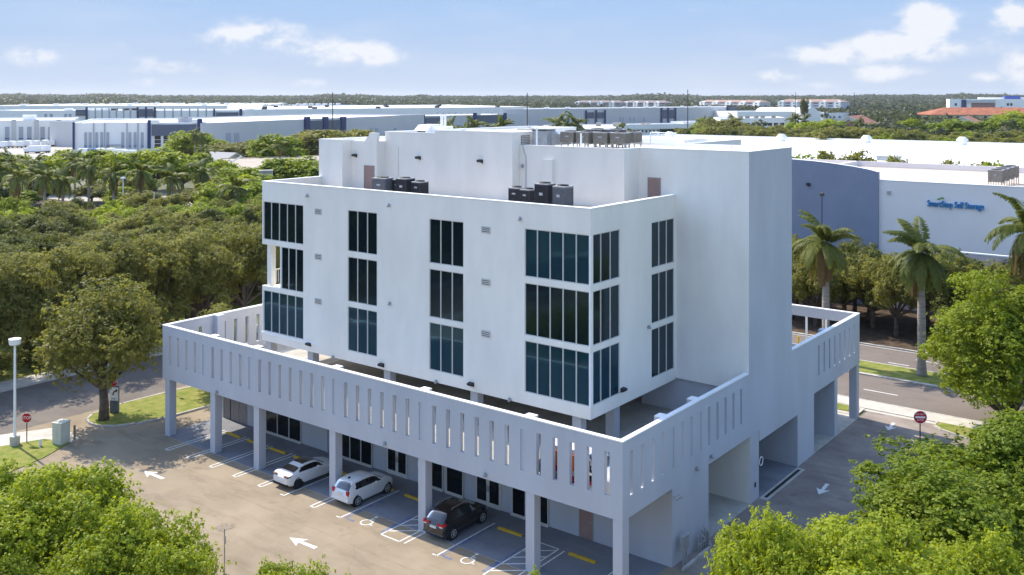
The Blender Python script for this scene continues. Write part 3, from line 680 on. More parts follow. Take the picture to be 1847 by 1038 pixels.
put(a1,9.3,13.05,18.94,R(-5),'second low dark condenser in the right-hand row, just left of the tall one').scale=(1,1,1.15)
a2=condenser('air_conditioner',1.0,1.0,1.35,ACM,'tallest dark condenser in the right-hand row behind the parapet',GA,.38); put(a2,8.5,11.1,18.94,R(3),new=False).scale=(1,1,1.14)
a3=condenser('air_conditioner',.95,.95,1.15,mat('condenser_grille_grey',(.16,.17,.19),.5,.15,6),'grey condenser at the right end of the right-hand row',GA,.38); put(a3,8.35,9.55,18.94,R(-6),new=False).scale=(1,1,1.24)
put(a3,8.6,26.35,18.94,R(8),'wide grey condenser leftmost of the left-hand row by the roof door').scale=(1.1,1.3,1.02)
put(a1,9.4,25.3,18.94,R(0),'small dark condenser tucked between two others near the roof door').scale=(1,1,1.18)
put(a2,8.2,23.6,18.94,R(4),'tallest condenser of the left-hand row by the roof door').scale=(1,1,.98)
put(a1,8.6,22.5,18.94,R(2),'low dark condenser at the right end of the left-hand row').scale=(1.1,1,1.2)
# timber sleepers under the row
tm=MB()
for i in range(14): tm.box(7.2+.0,6.3+i*.32,18.95,8.9,6.5+i*.32,19.35)
tm.box(7.1,6.2,19.35,7.25,10.6,19.45); tm.box(8.8,6.2,19.35,8.95,10.6,19.45)
tag(tm.build('equipment_rack',mat('weathered_timber',(.27,.22,.17),.9,.3,3)),'low weathered timber equipment rack behind the front corner parapet','rack')
pp=MB(); pp.tube([(8.2,12.6,19.5),(7.2,12.0,19.45),(6.6,12.3,19.2)],.05,6); pp.tube([(8.0,10.3,19.55),(7.0,10.2,19.5),(6.3,10.6,19.2)],.05,6)
tag(pp.build('insulated_pipe',FRAME),'pale insulated pipes bending down in front of the condensers','pipe')
# upper roof units
GU='brown round-topped condensers on the upper roof'
b1=condenser('air_conditioner',1.1,1.1,.82,ACB,'brown condenser at the left of the front row on the upper roof',GU,.40)
UP=[(15.9,14.1,'x'),(16.0,12.75,'brown condenser second in the front row on the upper roof'),(16.15,11.4,'brown condenser third in the front row on the upper roof'),(16.3,10.05,'brown condenser at the right of the front row on the upper roof')]
for i,(x,y,l) in enumerate(UP):
    if i==0: put(b1,x,y,22.86,R(3),new=False)
    else: put(b1,x,y,22.86,R(random.uniform(-8,8)),l)
c1=condenser('air_conditioner',1.2,1.2,1.1,ACM,'dark condenser raised behind the brown row on the upper roof, the left one','dark condensers raised behind the brown row',.25)
put(c1,18.0,13.1,22.86,0,new=False); put(c1,18.2,11.6,22.86,0,'dark condenser raised behind the brown row on the upper roof, the right one')
put(b1,18.3,10.3,22.86,0,'brown condenser half hidden behind the white roof rail')
t=thing('exhaust_fan','grey sheet-metal exhaust box with sloped hood left of the brown condensers','roof fan',(15.4,16.2,22.86),R(10))
MB().box(-.7,-.6,0,.7,.6,1.25).build('housing',GALV,t); m_=MB(); m_.box(-.75,-.65,1.25,.75,.65,1.33); m_.build('cap',DARK,t)
m_=MB(); m_.q([(.1,-.6,1.2),(.1,.6,1.2),(.0,.6,.2),(.0,-.6,.2)]); m_.q([(.1,-.6,1.2),(1.0,-1.8,.6),(1.0,-1.8,.2),(.1,-.6,.2)]); m_.q([(.7,-.6,1.2),(1.7,-1.6,.5),(1.0,-1.8,.6),(.1,-.6,1.2)]); m_.build('hood',GALV,t)
# roof rail
m_=MB()
for i in range(13): m_.tube([(19.2,9.2-i*.17,22.86),(19.2,9.2-i*.17,24.0)],.02,5)
m_.tube([(19.2,9.25,24.0),(19.2,7.1,24.0)],.035,6); m_.tube([(19.2,9.25,23.2),(19.2,7.1,23.2)],.025,6)
for x in (19.2,20.4): m_.tube([(x,9.25,22.86),(x,9.25,24.0)],.035,6)
m_.tube([(19.2,9.25,24.0),(20.4,9.25,24.0)],.035,6)
tag(m_.build('roof_guardrail',COPE),'white guard rail beside a roof hatch on the upper roof','railing')
MB_=MB(); MB_.box(19.5,3,23.04,19.75,16.8,23.25); MB_.box(24,9,22.9,28,14,23.3); tag(MB_.build('roof_expansion_curb',ROOFWH),'low pale curb running across the white upper roof','roof curb')
t=thing('roof_hood_vent','white hooded roof vent with dark opening on the upper storey roof','roof vent',(17.6,29.9,23.05),R(0)); t.scale=(.8,.62,.95)
m_=MB(); m_.box(-.9,-3.4,0,1.2,1.6,.25); m_.build('curb',COPE,t)
m_=MB(); P=[(-1.1,.25),(-1.2,.75),(-.5,1.25),(1.0,1.3),(1.0,.25)]
for y,fl in ((-1.0,1),(1.4,0)): m_.q([(x,y,z) for x,z in (P if fl else P[::-1])])
for i in range(5):
    j=(i+1)%5; m_.q([(P[i][0],1.4,P[i][1]),(P[j][0],1.4,P[j][1]),(P[j][0],-1.0,P[j][1]),(P[i][0],-1.0,P[i][1])][::-1])
m_.box(-.5,-3.3,.25,1.0,-1.0,1.15)
m_.build('hood',COPE,t); MB().box(-1.22,-.8,.27,-1.16,1.2,.72).build('opening',BLACK,t)
for i,(x,y) in enumerate(((15.0,26.1),(15.0,25.75))):
    tag(MB().cyl(x,y,23.5,25.2,.11,10).build('vent_pipe',COPE,smooth=True,angle=40),('white vent pipe beside the hooded vent, the left of two','white vent pipe beside the hooded vent, the right of two')[i],'vent pipe','white vent pipes on the upper roof')
for i,(x,y) in enumerate(((14.6,12.3),(14.4,16.1))):
    tag(MB().cyl(x,y,22.8,(24.0,24.3)[i],.07,8).build('vent_pipe',COPE,smooth=True,angle=40),('short white vent pipe in front of the brown condensers, on the right','white vent pipe in front of the brown condensers, on the left')[i],'vent pipe','white vent pipes in front of the brown condensers')
tag(MB().box(17.6,19.2,22.9,18.4,20.4,24.15).build('roof_cabinet',mat('cream_metal',(.6,.56,.48),.6),bevel=.03),'cream metal cabinet standing up behind the tall upper wall','roof cabinet')
# signs
def octagon(r): return [(r*math.cos(R(22.5+45*i)),r*math.sin(R(22.5+45*i))) for i in range(8)]
def plate(name,pts,m,parent,x=0,t=.01,z=0,y=0):
    mb=MB(); n=len(pts); mb.q([(x,y-a,z+b) for a,b in pts]); mb.q([(x+t,y-a,z+b) for a,b in pts][::-1])
    for i in range(n):
        j=(i+1)%n; mb.q([(x,y-pts[i][0],z+pts[i][1]),(x+t,y-pts[i][0],z+pts[i][1]),(x+t,y-pts[j][0],z+pts[j][1]),(x,y-pts[j][0],z+pts[j][1])])
    return mb.build(name,m,parent)
def circ(r,n=28): return [(r*math.cos(2*math.pi*i/n),r*math.sin(2*math.pi*i/n)) for i in range(n)]
FACE=YAW   # sign faces look back along -x rotated to the camera side
def stop_sign(loc,rz,h,label,post=True):
    t=thing('stop_sign',label,'road sign',loc,rz,'red octagonal stop signs')
    if post: MB().box(.02,-.03,0,.07,.03,h+.2).build('post',DARK,t)
    plate('sign_rim',octagon(.40),SIGNWH,t,x=.0,z=h); plate('sign_plate',octagon(.375),SIGNRED,t,x=-.004,z=h,t=.004)
    text('lettering','STOP',.33,SIGNWH,t,(-.008,0,h),(R(90),0,R(-90)),.003,sx=.85)
    return t
stop_sign((-7.54,48.64,0),R(42),1.95,'red stop sign on a thin dark post beside the white lamp post, at left')
stop_sign((.1,49.6,0),R(30),2.75,'red stop sign under the island tree, above the white arrow sign',False)
t=thing('sign_pillar','dark pillar with a white turn-arrow sign at the grass island tip','sign',(.1,49.6,.1),R(30))
MB().box(.02,-.35,0,.35,.35,2.3).build('pillar',mat('pillar_grey',(.10,.115,.13),.7,.2,2),t,bevel=.02)
plate('arrow_plate',[(-.38,-.55),(.38,-.55),(.38,.55),(-.38,.55)],SIGNWH,t,x=-.01,z=1.65,y=-.05)
m_=MB(); pr=[(.22-.3*math.cos(R(a)),-.1+.38*math.sin(R(a))) for a in range(0,91,15)]
for (a,b),(c,d) in zip(pr[:-1],pr[1:]):
    v=Vector((c-a,d-b)).normalized(); nx,nz=-v.y*.06,v.x*.06
    m_.q([(-.016,-.05-a-nx,1.65+b+nz),(-.016,-.05-a+nx,1.65+b-nz),(-.016,-.05-c+nx,1.65+d-nz),(-.016,-.05-c-nx,1.65+d+nz)])
m_.q([(-.017,-.05-.18,1.65+.12),(-.017,-.05-.36,1.65+.30),(-.017,-.05-.18,1.65+.46)])
m_.build('turn_arrow',DARK,t); text('lettering','ONLY',.2,DARK,t,(-.016,-.05,1.25),(R(90),0,R(-90)),.003)
t=thing('do_not_enter_sign','round red do not enter sign at the end of the driveway, on the right','road sign',(*at(1660,753,2.1),0),R(33))
MB().box(.02,-.035,0,.08,.035,2.5).build('post',DARK,t); plate('sign_rim',circ(.5),SIGNWH,t,z=2.1); plate('sign_plate',circ(.47),SIGNRED,t,x=-.004,t=.004,z=2.1)
MB().box(-.009,-.36,2.03,-.004,.36,2.17).build('bar',SIGNWH,t)
text('lettering','DO NOT',.17,SIGNWH,t,(-.008,0,2.32),(R(90),0,R(-90)),.003); text('lettering','ENTER',.17,SIGNWH,t,(-.008,0,1.89),(R(90),0,R(-90)),.003)
t=thing('thin_sign','thin grey post with a small sign seen edge-on, on the near lawn edge','sign',(-10.6,19.3,0),R(126))
MB().box(-.025,-.025,0,.025,.025,2.6).build('post',GALV,t); MB().box(-.04,-.15,1.7,-.025,.15,2.15).build('sign_plate',GALV,t)
# lamp post
t=thing('lamp_post','tall white parking lamp post on a concrete base, at the far left','lamp post',(-8.3,48.9,0))
MB().cyl(0,0,.0,.75,.36,16).build('base',CONC,t,smooth=True,angle=40); MB().tube([(0,0,.75),(0,0,8.0)],[.11,.08],10).build('pole',COPE,t,smooth=True,angle=40)
MB().cyl(0,0,7.75,8.15,.40,20,.44).build('lamp_head',COPE,t,smooth=True,angle=40); MB().cyl(0,0,7.69,7.75,.36,20).build('lens',mat('lamp_lens',(.6,.6,.58),.3),t)
# transformer cabinet
t=thing('utility_cabinet','pale green steel utility cabinet with two doors on the paving at left','cabinet',(-5.9,46.55,.05),R(20))
t.scale=(.85,.85,.9); CB=mat('pale_green_paint',(.58,.59,.50),.6,.08,1.5); MB().box(-.55,-.5,0,.55,.5,1.75).build('housing',CB,t,bevel=.02)
MB().box(-.57,-.46,.12,-.55,-.02,1.65).build('door',CB,t); MB().box(-.57,.02,.12,-.55,.46,1.65).build('door',CB,t); MB().box(-.6,-.56,1.75,.6,.56,1.82).build('lid',CB,t)
tag(MB().cyl(-4.95,46.35,0,1.15,.09,10).build('bollard',mat('rusty_post',(.3,.2,.14),.8,.2,3)),'short rusty post right beside the green cabinet','post')
tag(MB().box(-7.35,47.0,0,-7.15,47.1,.6).build('marker_post',COPE,bevel=.03),'small white marker post in the grass by the lamp post','marker')
m_=MB(); m_.box(6.0,49.95,.1,6.06,50.0,1.6); m_.box(5.88,49.9,1.5,6.18,49.95,2.1); tag(m_.build('island_sign',DARK),'small black sign on a post in the island grass','sign')
# meter box & standpipes by the right wall
t=thing('electric_box','grey electric box on a post by the right-hand wall foot','electric box',(6.05,-.45,0))
MB().box(-.35,-.1,.85,.35,.15,1.75).build('housing',GALV,t,bevel=.02); MB().box(-.2,-.04,0,-.12,.04,.85).build('leg',GALV,t); MB().box(.12,-.04,0,.2,.04,.85).build('leg',GALV,t)
m_=MB()
for x,h in ((7.9,1.0),(8.2,.8),(8.5,1.15),(8.8,.9)):
    m_.tube([(x,-.35,0),(x,-.35,h),(x+.15,-.35,h+.12),(x+.25,-.5,h-.1)],.06,7)
m_.tube([(8.0,-.35,.45),(8.9,-.35,.45)],.05,6); m_.box(8.9,-.5,0,9.1,-.2,.9)
tag(m_.build('backflow_pipes',GALV),'cluster of grey water pipes and valves at the foot of the right wall','pipes')
tag(MB().cyl(37.2,5.0,5.05,6.1,.09,10).build('bollard',YEL,smooth=True,angle=40),'yellow bollard on the upper deck at the far right','bollard')
# ------------------------------------------------------------------ cars
def smooth1(a,k=2):
    a=np.array(a,float)
    for _ in range(k): b=a.copy(); b[1:-1]=(a[:-2]+2*a[1:-1]+a[2:])/4; a=b
    return a
def interp(keys,s,k=2):
    xs=[p[0] for p in keys]; ys=[p[1] for p in keys]; return smooth1(np.interp(s,xs,ys),k)
def make_car(name,label,L,W,paint,belt,roof,width,roofw,side,rearw,frontw,glass_roof=None,wheel_r=.34,wb=(.82,.82),rim=None,group=None,dark_low=False,stripes=None):
    """car pointing +x, rear at x=0.  profiles are lists of (x,z)."""
    t=thing(name,label,'car',group=group)
    ns=64; s=np.linspace(0,L,ns)
    zb_=interp(belt,s); zr=interp(roof,s); hw=interp(width,s)*W/2; rw=interp(roofw,s)*W/2
    zlow=interp([(0,.42),(.12*L/4.4,.28),(.5,.2),(L-.6,.2),(L-.1,.26),(L,.36)],s)
    rings=[]
    for i in range(ns):
        z0=zlow[i]; zb=zb_[i]; zt=zr[i]; h=hw[i]; r=min(rw[i],h*.96)
        g=max(0,zt-zb); 
        prof=[(0,z0),(h*.8,z0),(h*.96,z0+.06),(h,z0+.2),(h*1.0,(z0+zb)/2+.05),(h*.985,zb-.07),(h*.95,zb)]
        for q in (.12,.36,.62,.86): prof.append((h*.93+(r-h*.93)*q,zb+(g-.06*min(1,g/.2))*q))
        prof+=[(r,zb+g-.05*min(1,g/.2)),(r*.86,zb+g-.012*min(1,g/.2)),(r*.5,zt),(0,zt+.008)]
        rings.append(prof)
    npf=len(rings[0])
    V=[];idx={}
    for i,pf in enumerate(rings):
        for j,(y,z) in enumerate(pf): V.append((s[i],y,z))
    nV=len(V); V+=[(x,-y,z) for x,y,z in V]
    F=[];K=[]
    for i in range(ns-1):
        xm=(s[i]+s[i+1])/2
        for j in range(npf-1):
            a,b,c,d=i*npf+j,(i+1)*npf+j,(i+1)*npf+j+1,i*npf+j+1
            k='b'
            if j in (7,8,9):
                u=(j-6.5)/4
                lo=side[0]+(side[1]-side[0])*u; hi=side[3]+(side[2]-side[3])*u
                if lo<xm<hi: k='g' if not (side[4]<xm<side[4]+.1) else 'p'
            elif j in (12,13):
                if rearw[0]<xm<rearw[1] or frontw[0]<xm<frontw[1]: k='g'
                elif glass_roof and glass_roof[0]<xm<glass_roof[1]: k='r'
            elif j in (10,11) and (rearw[0]+.02<xm<rearw[1]-.02 or frontw[0]+.02<xm<frontw[1]-.04): k='g' if j==11 else 'b'
            elif dark_low and j in (1,2): k='t'
            F.append((a,b,c,d)); K.append(k); F.append((a+nV,d+nV,c+nV,b+nV)); K.append(k)
    for base in (0,(ns-1)*npf):
        f=[base+j for j in range(npf)]; f2=[base+nV+j for j in range(npf-1,-1,-1)]
        F.append(tuple((f+f2) if base else (f+f2)[::-1])); K.append('b')
    def sub(nm,keys,m):
        me=bpy.data.meshes.new(nm); ff=[f for f,k in zip(F,K) if k in keys]
        if not ff: return
        used=sorted({v for f in ff for v in f}); mp={v:i for i,v in enumerate(used)}
        me.from_pydata([V[v] for v in used],[],[tuple(mp[v] for v in f) for f in ff]); me.materials.append(m); me.shade_smooth(); me.set_sharp_from_angle(angle=R(48)); me.update()
        o=bpy.data.objects.new(nm,me); COL.objects.link(o); o.parent=t
        md=o.modifiers.new('weld','WELD'); md.merge_threshold=.0005
        return o
    sub('body','b',paint); sub('window','g',CARGL); sub('pillar','p',BLACK); sub('roof_panel','r',CARGL); sub('skirt','t',BLACK)
    RIM=rim or GALV
    for x in (wb[0],L-wb[1]):
        for sd in (-1,1):
            y=sd*(W/2-.02)
            w_=MB(); w_.tube([(x,y-sd*.2,wheel_r),(x,y+sd*.012,wheel_r)],wheel_r+.075,22); w_.build('wheel_arch',BLACK,t)
            w_=MB(); w_.tube([(x,y-sd*.2,wheel_r),(x,y-sd*.02,wheel_r),(x,y+sd*.03,wheel_r)],[wheel_r,wheel_r,wheel_r-.03],24); wo=w_.build('wheel',BLACK,t,smooth=True,angle=40)
            w_=MB()
            w_.tube([(x+wheel_r*.66*math.cos(R(a)),y+sd*.036,wheel_r+wheel_r*.66*math.sin(R(a))) for a in range(0,361,20)],.02,5,caps=False)
            for a in range(0,360,60):
                w_.tube([(x,y+sd*.035,wheel_r),(x+wheel_r*.66*math.cos(R(a)),y+sd*.036,wheel_r+wheel_r*.66*math.sin(R(a)))],[.03,.024],5)
            w_.build('rim',RIM,wo)
    # mirrors
    xm=frontw[0]-.12
    for sd in (-1,1):
        m_=MB(); zz=float(np.interp(xm,s,zb_))+.1; yy=W/2+.02
        m_.box(xm-.1,sd*yy,zz-.06,xm+.06,sd*(yy+.17),zz+.07); m_.build('wing_mirror',paint if dark_low is False else BLACK,t,bevel=.03)
    return t,dict(s=s,hw=hw,zb=zb_)
def carpaint(name,c,rough=.25):
    m=mat(name,c,rough,spec=.5); p=m.node_tree.nodes['Principled BSDF']; p.inputs['Coat Weight'].default_value=.7; p.inputs['Coat Roughness'].default_value=.05; return m
CW=carpaint('white_car_paint',(.74,.74,.74)); CK=carpaint('black_car_paint',(.012,.010,.012)); 
RED=mat('tail_light_red',(.50,.012,.012),.2,spec=.6); LENSW=mat('clear_lens',(.75,.72,.7),.15,spec=.6); PLATE=mat('number_plate',(.66,.68,.66),.5,.06,20)
# coupe
t,_=make_car('parked_car','white two-door coupe with black glass roof, nose-in under the building',4.7,1.84,CW,
  belt=[(0,.80),(.06,.98),(.35,1.03),(1.0,.98),(2.0,.95),(3.3,.93),(4.2,.78),(4.6,.62),(4.7,.5)],
  roof=[(0,.80),(.06,.98),(.35,1.06),(.62,1.10),(1.1,1.28),(1.6,1.40),(2.2,1.42),(2.6,1.37),(3.3,1.02),(3.6,.96),(4.2,.82),(4.6,.64),(4.7,.52)],
  width=[(0,.80),(.15,.92),(.6,.99),(1.2,1),(3.6,1),(4.2,.95),(4.55,.82),(4.7,.66)],roofw=[(0,.74),(.4,.78),(1.2,.62),(1.8,.64),(2.4,.66),(3.3,.76),(4.3,.8),(4.7,.6)],
  side=(.92,1.35,2.66,3.08,2.15),rearw=(.58,1.14),frontw=(2.62,3.3),glass_roof=(1.52,2.60),wheel_r=.34,wb=(.86,.84),rim=DARK)
t.location=(-1.15,26.3,.008); t.rotation_euler=(0,0,R(-1)); car1=t
for sd in (-1,1): 
    m_=MB(); m_.box(.0-.01,sd*.38,.86,.12,sd*.80,.97); m_.box(.12,sd*.68,.88,.30,sd*.845,.96); m_.build('tail_light',mat('dark_tail_light',(.08,.01,.01),.2,spec=.6),t,bevel=.02)
    m_=MB(); m_.tube([(-.03,sd*.5,.34),(.1,sd*.5,.34)],.05,10); m_.build('exhaust_pipe',BLACK,t)
MB().box(-.02,-.22,.52,.02,.22,.64).build('number_plate',PLATE,t); MB().box(-.03,-.75,.3,.15,.75,.40).build('diffuser',BLACK,t)
# white hatch SUV
t,_=make_car('parked_car','white compact hatchback crossover with red tail lights, nose-in right of the white coupe',4.25,1.78,CW,
  belt=[(0,.80),(.08,.98),(.3,1.02),(2.0,1.0),(3.2,1.02),(3.8,.95),(4.15,.76),(4.25,.6)],
  roof=[(0,.82),(.08,1.02),(.2,1.22),(.42,1.52),(.6,1.58),(1.4,1.63),(2.1,1.61),(2.45,1.54),(3.15,1.12),(3.4,1.06),(3.85,.98),(4.15,.8),(4.25,.64)],
  width=[(0,.84),(.15,.93),(.5,.98),(1,1),(3.5,1),(4.0,.92),(4.25,.7)],roofw=[(0,.80),(.2,.78),(.45,.72),(1.2,.74),(2.2,.72),(3.1,.8),(3.9,.84),(4.25,.62)],
  side=(.68,.80,2.45,3.05,1.85),rearw=(.13,.44),frontw=(2.5,3.18),wheel_r=.34,wb=(.78,.80))
t.location=(-.62,20.95,.008); t.rotation_euler=(0,0,R(0))
for sd in (-1,1):
    m_=MB(); m_.box(.0,sd*.56,.80,.16,sd*.775,1.13); m_.build('tail_light',RED,t,bevel=.03); m_=MB(); m_.box(-.012,sd*.59,.83,.0,sd*.75,.88); m_.build('reversing_light',LENSW,t)
MB().box(-.02,-.24,.80,.04,.24,.94).build('number_plate',PLATE,t); MB().box(-.04,-.8,.42,.1,.8,.56).build('bumper_step',CW,t,bevel=.03)
MB().box(.75,-.04,1.6,.92,.04,1.7).build('antenna_fin',BLACK,t,bevel=.02)
# black SUV
t,_=make_car('parked_car','black sport utility car with roof rails and red tail lights, nose-in by the fifth column',4.5,1.84,CK,
  belt=[(0,.82),(.08,1.0),(.35,1.06),(2.0,1.02),(3.3,1.02),(4.0,.95),(4.4,.74),(4.5,.58)],
  roof=[(0,.84),(.08,1.04),(.3,1.26),(.62,1.55),(.85,1.61),(1.5,1.67),(2.2,1.66),(2.6,1.58),(3.35,1.14),(3.6,1.07),(4.05,.98),(4.4,.78),(4.5,.62)],
  width=[(0,.82),(.15,.92),(.5,.98),(1,1),(3.7,1),(4.2,.92),(4.5,.7)],roofw=[(0,.78),(.3,.74),(.7,.68),(1.4,.72),(2.4,.70),(3.3,.8),(4.1,.84),(4.5,.62)],
  side=(.85,1.1,2.65,3.2,1.95),rearw=(.2,.62),frontw=(2.62,3.38),wheel_r=.36,wb=(.84,.86))
t.location=(-.42,12.95,.008); t.rotation_euler=(0,0,R(1))
for sd in (-1,1):
    m_=MB(); m_.box(-.01,sd*.30,.95,.1,sd*.80,1.07); m_.box(.08,sd*.70,.95,.30,sd*.845,1.1); m_.build('tail_light',RED,t,bevel=.02); m_=MB(); m_.box(-.014,sd*.5,.90,-.0,sd*.74,.96); m_.build('reversing_light',LENSW,t)
    m_=MB(); m_.tube([(1.0,sd*.60,1.64),(1.1,sd*.6,1.72),(2.2,sd*.6,1.73),(2.4,sd*.59,1.67)],.018,5); m_.build('roof_rail',GALV,t)
MB().box(-.02,-.24,.76,.04,.24,.90).build('number_plate',PLATE,t); MB().box(-.03,-.8,.40,.1,.8,.50).build('bumper_trim',mat('dark_grey_trim',(.09,.085,.085),.5),t,bevel=.02)
# wrapped van on the upper deck
OR_=carpaint('orange_wrap',(.95,.25,.04)); RD_=carpaint('red_wrap',(.65,.03,.02))
t,_=make_car('parked_van','van in orange, red and black graphics on the upper deck behind the corner slots',4.9,1.95,CW,
  belt=[(0,1.0),(.1,1.1),(4.0,1.1),(4.7,.95),(4.9,.7)],roof=[(0,1.05),(.05,1.9),(.25,2.15),(3.0,2.18),(3.4,2.05),(4.0,1.3),(4.3,1.15),(4.75,1.0),(4.9,.75)],
  width=[(0,.93),(.2,1),(4.2,1),(4.7,.9),(4.9,.75)],roofw=[(0,.85),(.2,.86),(3.2,.84),(4.1,.85),(4.9,.65)],side=(2.6,2.7,3.35,3.75,5),rearw=(.02,.08),frontw=(3.35,4.05),wheel_r=.36)
t.location=(1.62,6.0,5.056); t.rotation_euler=(0,0,R(-90))
for i,(x0,x1,z0,z1,m) in enumerate(((1.0,3.3,1.0,1.9,OR_),(2.9,4.1,.75,1.05,BLACK),(1.6,4.4,.55,.75,RD_),(1.3,2.2,.78,1.1,RD_),(2.25,2.8,.78,1.05,SIGNWH),(.3,1.1,.5,1.0,BLACK),(3.2,4.4,.3,.5,SIGNWH),(2.3,3.1,.3,.5,RD_))):
    MB().box(x0,-1.0,z0,x1,-.955,z1).build('graphic_panel',m,t)
#@@TREES
# ------------------------------------------------------------------ trees
def leafmesh(name,centres,radii,n_leaf,leaf,seed,flat=.8,m=F_GREEN,up=.45):
    """leaf-sized diamond quads spread on clumps"""
    rng=np.random.default_rng(seed); centres=np.array(centres); radii=np.array(radii)
    pr=radii**2; pr/=pr.sum(); ci=rng.choice(len(centres),n_leaf,p=pr)
    nt_=max(1,n_leaf//7); ti=rng.integers(0,nt_,n_leaf); cit=rng.choice(len(centres),nt_,p=pr); ci=cit[ti]
    d=rng.normal(size=(nt_,3)); d[:,2]+=.35; d/=np.linalg.norm(d,axis=1)[:,None]
    rr=radii[cit]*np.where(rng.random(nt_)<.12,rng.uniform(1.0,1.4,nt_),rng.uniform(.35,1.05,nt_)**.6)
    tp=centres[cit]+d*rr[:,None]*np.array([1,1,flat]); off=rng.normal(size=(n_leaf,3)); off/=np.linalg.norm(off,axis=1)[:,None]
    p=tp[ti]+off*leaf*rng.uniform(.3,1.15,n_leaf)[:,None]*np.array([1,1,.7])
    nrm=d[ti]*.7+off*.5+rng.normal(size=(n_leaf,3))*.45; nrm[:,2]+=up; nrm/=np.linalg.norm(nrm,axis=1)[:,None]
    tt=rng.uniform(0,1,nt_)[ti]
    a=rng.normal(size=(n_leaf,3)); u=np.cross(nrm,a); u/=np.linalg.norm(u,axis=1)[:,None]; v=np.cross(nrm,u)
    sz=leaf*rng.uniform(.6,1.25,n_leaf)[:,None]
    V=np.stack([p-u*sz*.5,p-v*sz*.3+nrm*sz*.05,p+u*sz*.5,p+v*sz*.3+nrm*sz*.05],1).reshape(-1,3)
    return make_quads(name,V,np.clip(rng.uniform(0,1,len(centres))[ci]*.4+tt*.35+rng.uniform(0,1,n_leaf)*.25,0,1),m)
def make_quads(name,V,tone,m):
    nq=len(V)//4; me=bpy.data.meshes.new(name)
    me.vertices.add(nq*4); me.vertices.foreach_set('co',V.astype(np.float32).ravel())
    me.loops.add(nq*4); me.loops.foreach_set('vertex_index',np.arange(nq*4,dtype=np.int32))
    me.polygons.add(nq); me.polygons.foreach_set('loop_start',np.arange(0,nq*4,4,dtype=np.int32)); me.polygons.foreach_set('loop_total',np.full(nq,4,dtype=np.int32))
    at_=me.attributes.new('tone','FLOAT','FACE'); at_.data.foreach_set('value',np.asarray(tone,dtype=np.float32))
    if isinstance(m,(list,tuple)):
        for mm in m: me.materials.append(mm)
    else: me.materials.append(m)
    me.update(calc_edges=True); return me
def tree_proto(name,R_,H,trunk_h,nc,nl,leaf,m,seed,shape='round',bark=TREEBARK,cr=.27):
    rng=np.random.default_rng(seed); C=[];Rd=[]
    hc=(H-trunk_h)
    tries=0
    ph=rng.uniform(0,6.28,6)
    while len(C)<nc and tries<9000:
        tries+=1
        d=rng.normal(size=3); d/=np.linalg.norm(d); q=rng.uniform(.45,1)**.7
        if shape=='flat': d[2]=abs(d[2])*.8 if rng.random()<.8 else d[2]*.3
        elif d[2]<-.6: continue
        az=math.atan2(d[1],d[0]); w=.86+.13*math.sin(2*az+ph[0])+.12*math.sin(5*az+ph[1]+3*d[2])+.12*math.sin(4*d[2]*2+ph[2]+2*az)
        rc=R_*cr*rng.uniform(.45,1.35)
        c=np.array([d[0]*(R_-rc*.6)*q*w,d[1]*(R_-rc*.6)*q*w,trunk_h+hc*.45+d[2]*q*w*(hc*.6-rc*.4)])
        if any(np.linalg.norm(c-k)<.5*rc for k in C): continue
        C.append(c);Rd.append(rc)
    lm=leafmesh(name+'_crown',C,Rd,nl,leaf,seed,m=m)
    tb=MB(); r0=.045*H*.6+.05
    tb.tube([(0,0,-.1),(.05,0,trunk_h*.5),(0,.06,trunk_h)],[r0*1.3,r0,r0*.85],8)
    for i in range(0,len(C),max(1,len(C)//14)):
        c=C[i]; mid=c*.5+np.array([0,0,trunk_h])*.5; mid[2]-=.05*hc; tb.tube([(0,.03,trunk_h*.92),tuple(mid),tuple(c)],[r0*.55,r0*.35,.03],6,caps=False)
    me=bpy.data.meshes.new(name+'_trunk'); me.from_pydata(tb.v,[],tb.f); me.materials.append(bark); me.shade_smooth(); me.update()
    return (lm,me)
def place_tree(proto,x,y,s,rz,label,group=None,name='tree',z=0,sz=None,cat='tree'):
    t=thing(name,label,cat,(x,y,z),rz,group); t.scale=(s,s,sz or s)
    for nm,me in (('crown',proto[0]),('trunk',proto[1])):
        o=bpy.data.objects.new(nm,me); COL.objects.link(o); o.parent=t
    return t
# near ornamental trees
NL=[tree_proto('lime_tree_a',5,7.6,2.3,95,60000,.20,F_LIME,11),tree_proto('lime_tree_b',5,7.2,2.2,80,56000,.20,F_LIME,12,cr=.24)]
NG=[tree_proto('green_tree_a',5,8.2,2.0,110,70000,.19,F_GREEN,13,cr=.22),tree_proto('green_tree_b',5,9.4,2.4,90,60000,.22,F_GREEN,14)]
def near(p,px,py,z,dist_z,Rr,rz,label,sz=None,name='broadleaf_tree'):
    """crown centre seen at px,py with height z"""
    q=at(px,py,z); return place_tree(p,q.x,q.y,Rr/5,rz,label,name=name,sz=sz)
near(NL[0],100,945,4.8,0,4.6,.3,'bright green leafy tree at the bottom left corner',1.0)
near(NL[1],5,925,4.4,0,4.0,1.3,'bright green leafy tree cut by the left edge near the bottom',.88)
near(NL[1],235,1020,4.3,0,4.0,2.1,'yellow-green leafy tree at the bottom left, in front of the parking lot',.92)
near(NL[0],-60,1060,4.0,0,3.9,.9,'green tree mostly outside the bottom left corner',.78)
near(NL[0],520,1106,4.2,0,2.9,1.9,'yellow-green treetop poking in at the bottom edge, left of the middle',.82)
near(NL[1],965,1100,3.8,0,1.6,1.1,'small bright treetop poking in at the bottom edge near the sixth column',.70)
near(NL[0],1570,1075,5.0,0,5.0,.4,'yellow-green tree at the bottom right in front of the driveway',1.06)
near(NL[1],1405,1075,4.6,0,3.6,2.6,'bright yellow-green treetop at the bottom right, nearest the building corner',1.08)
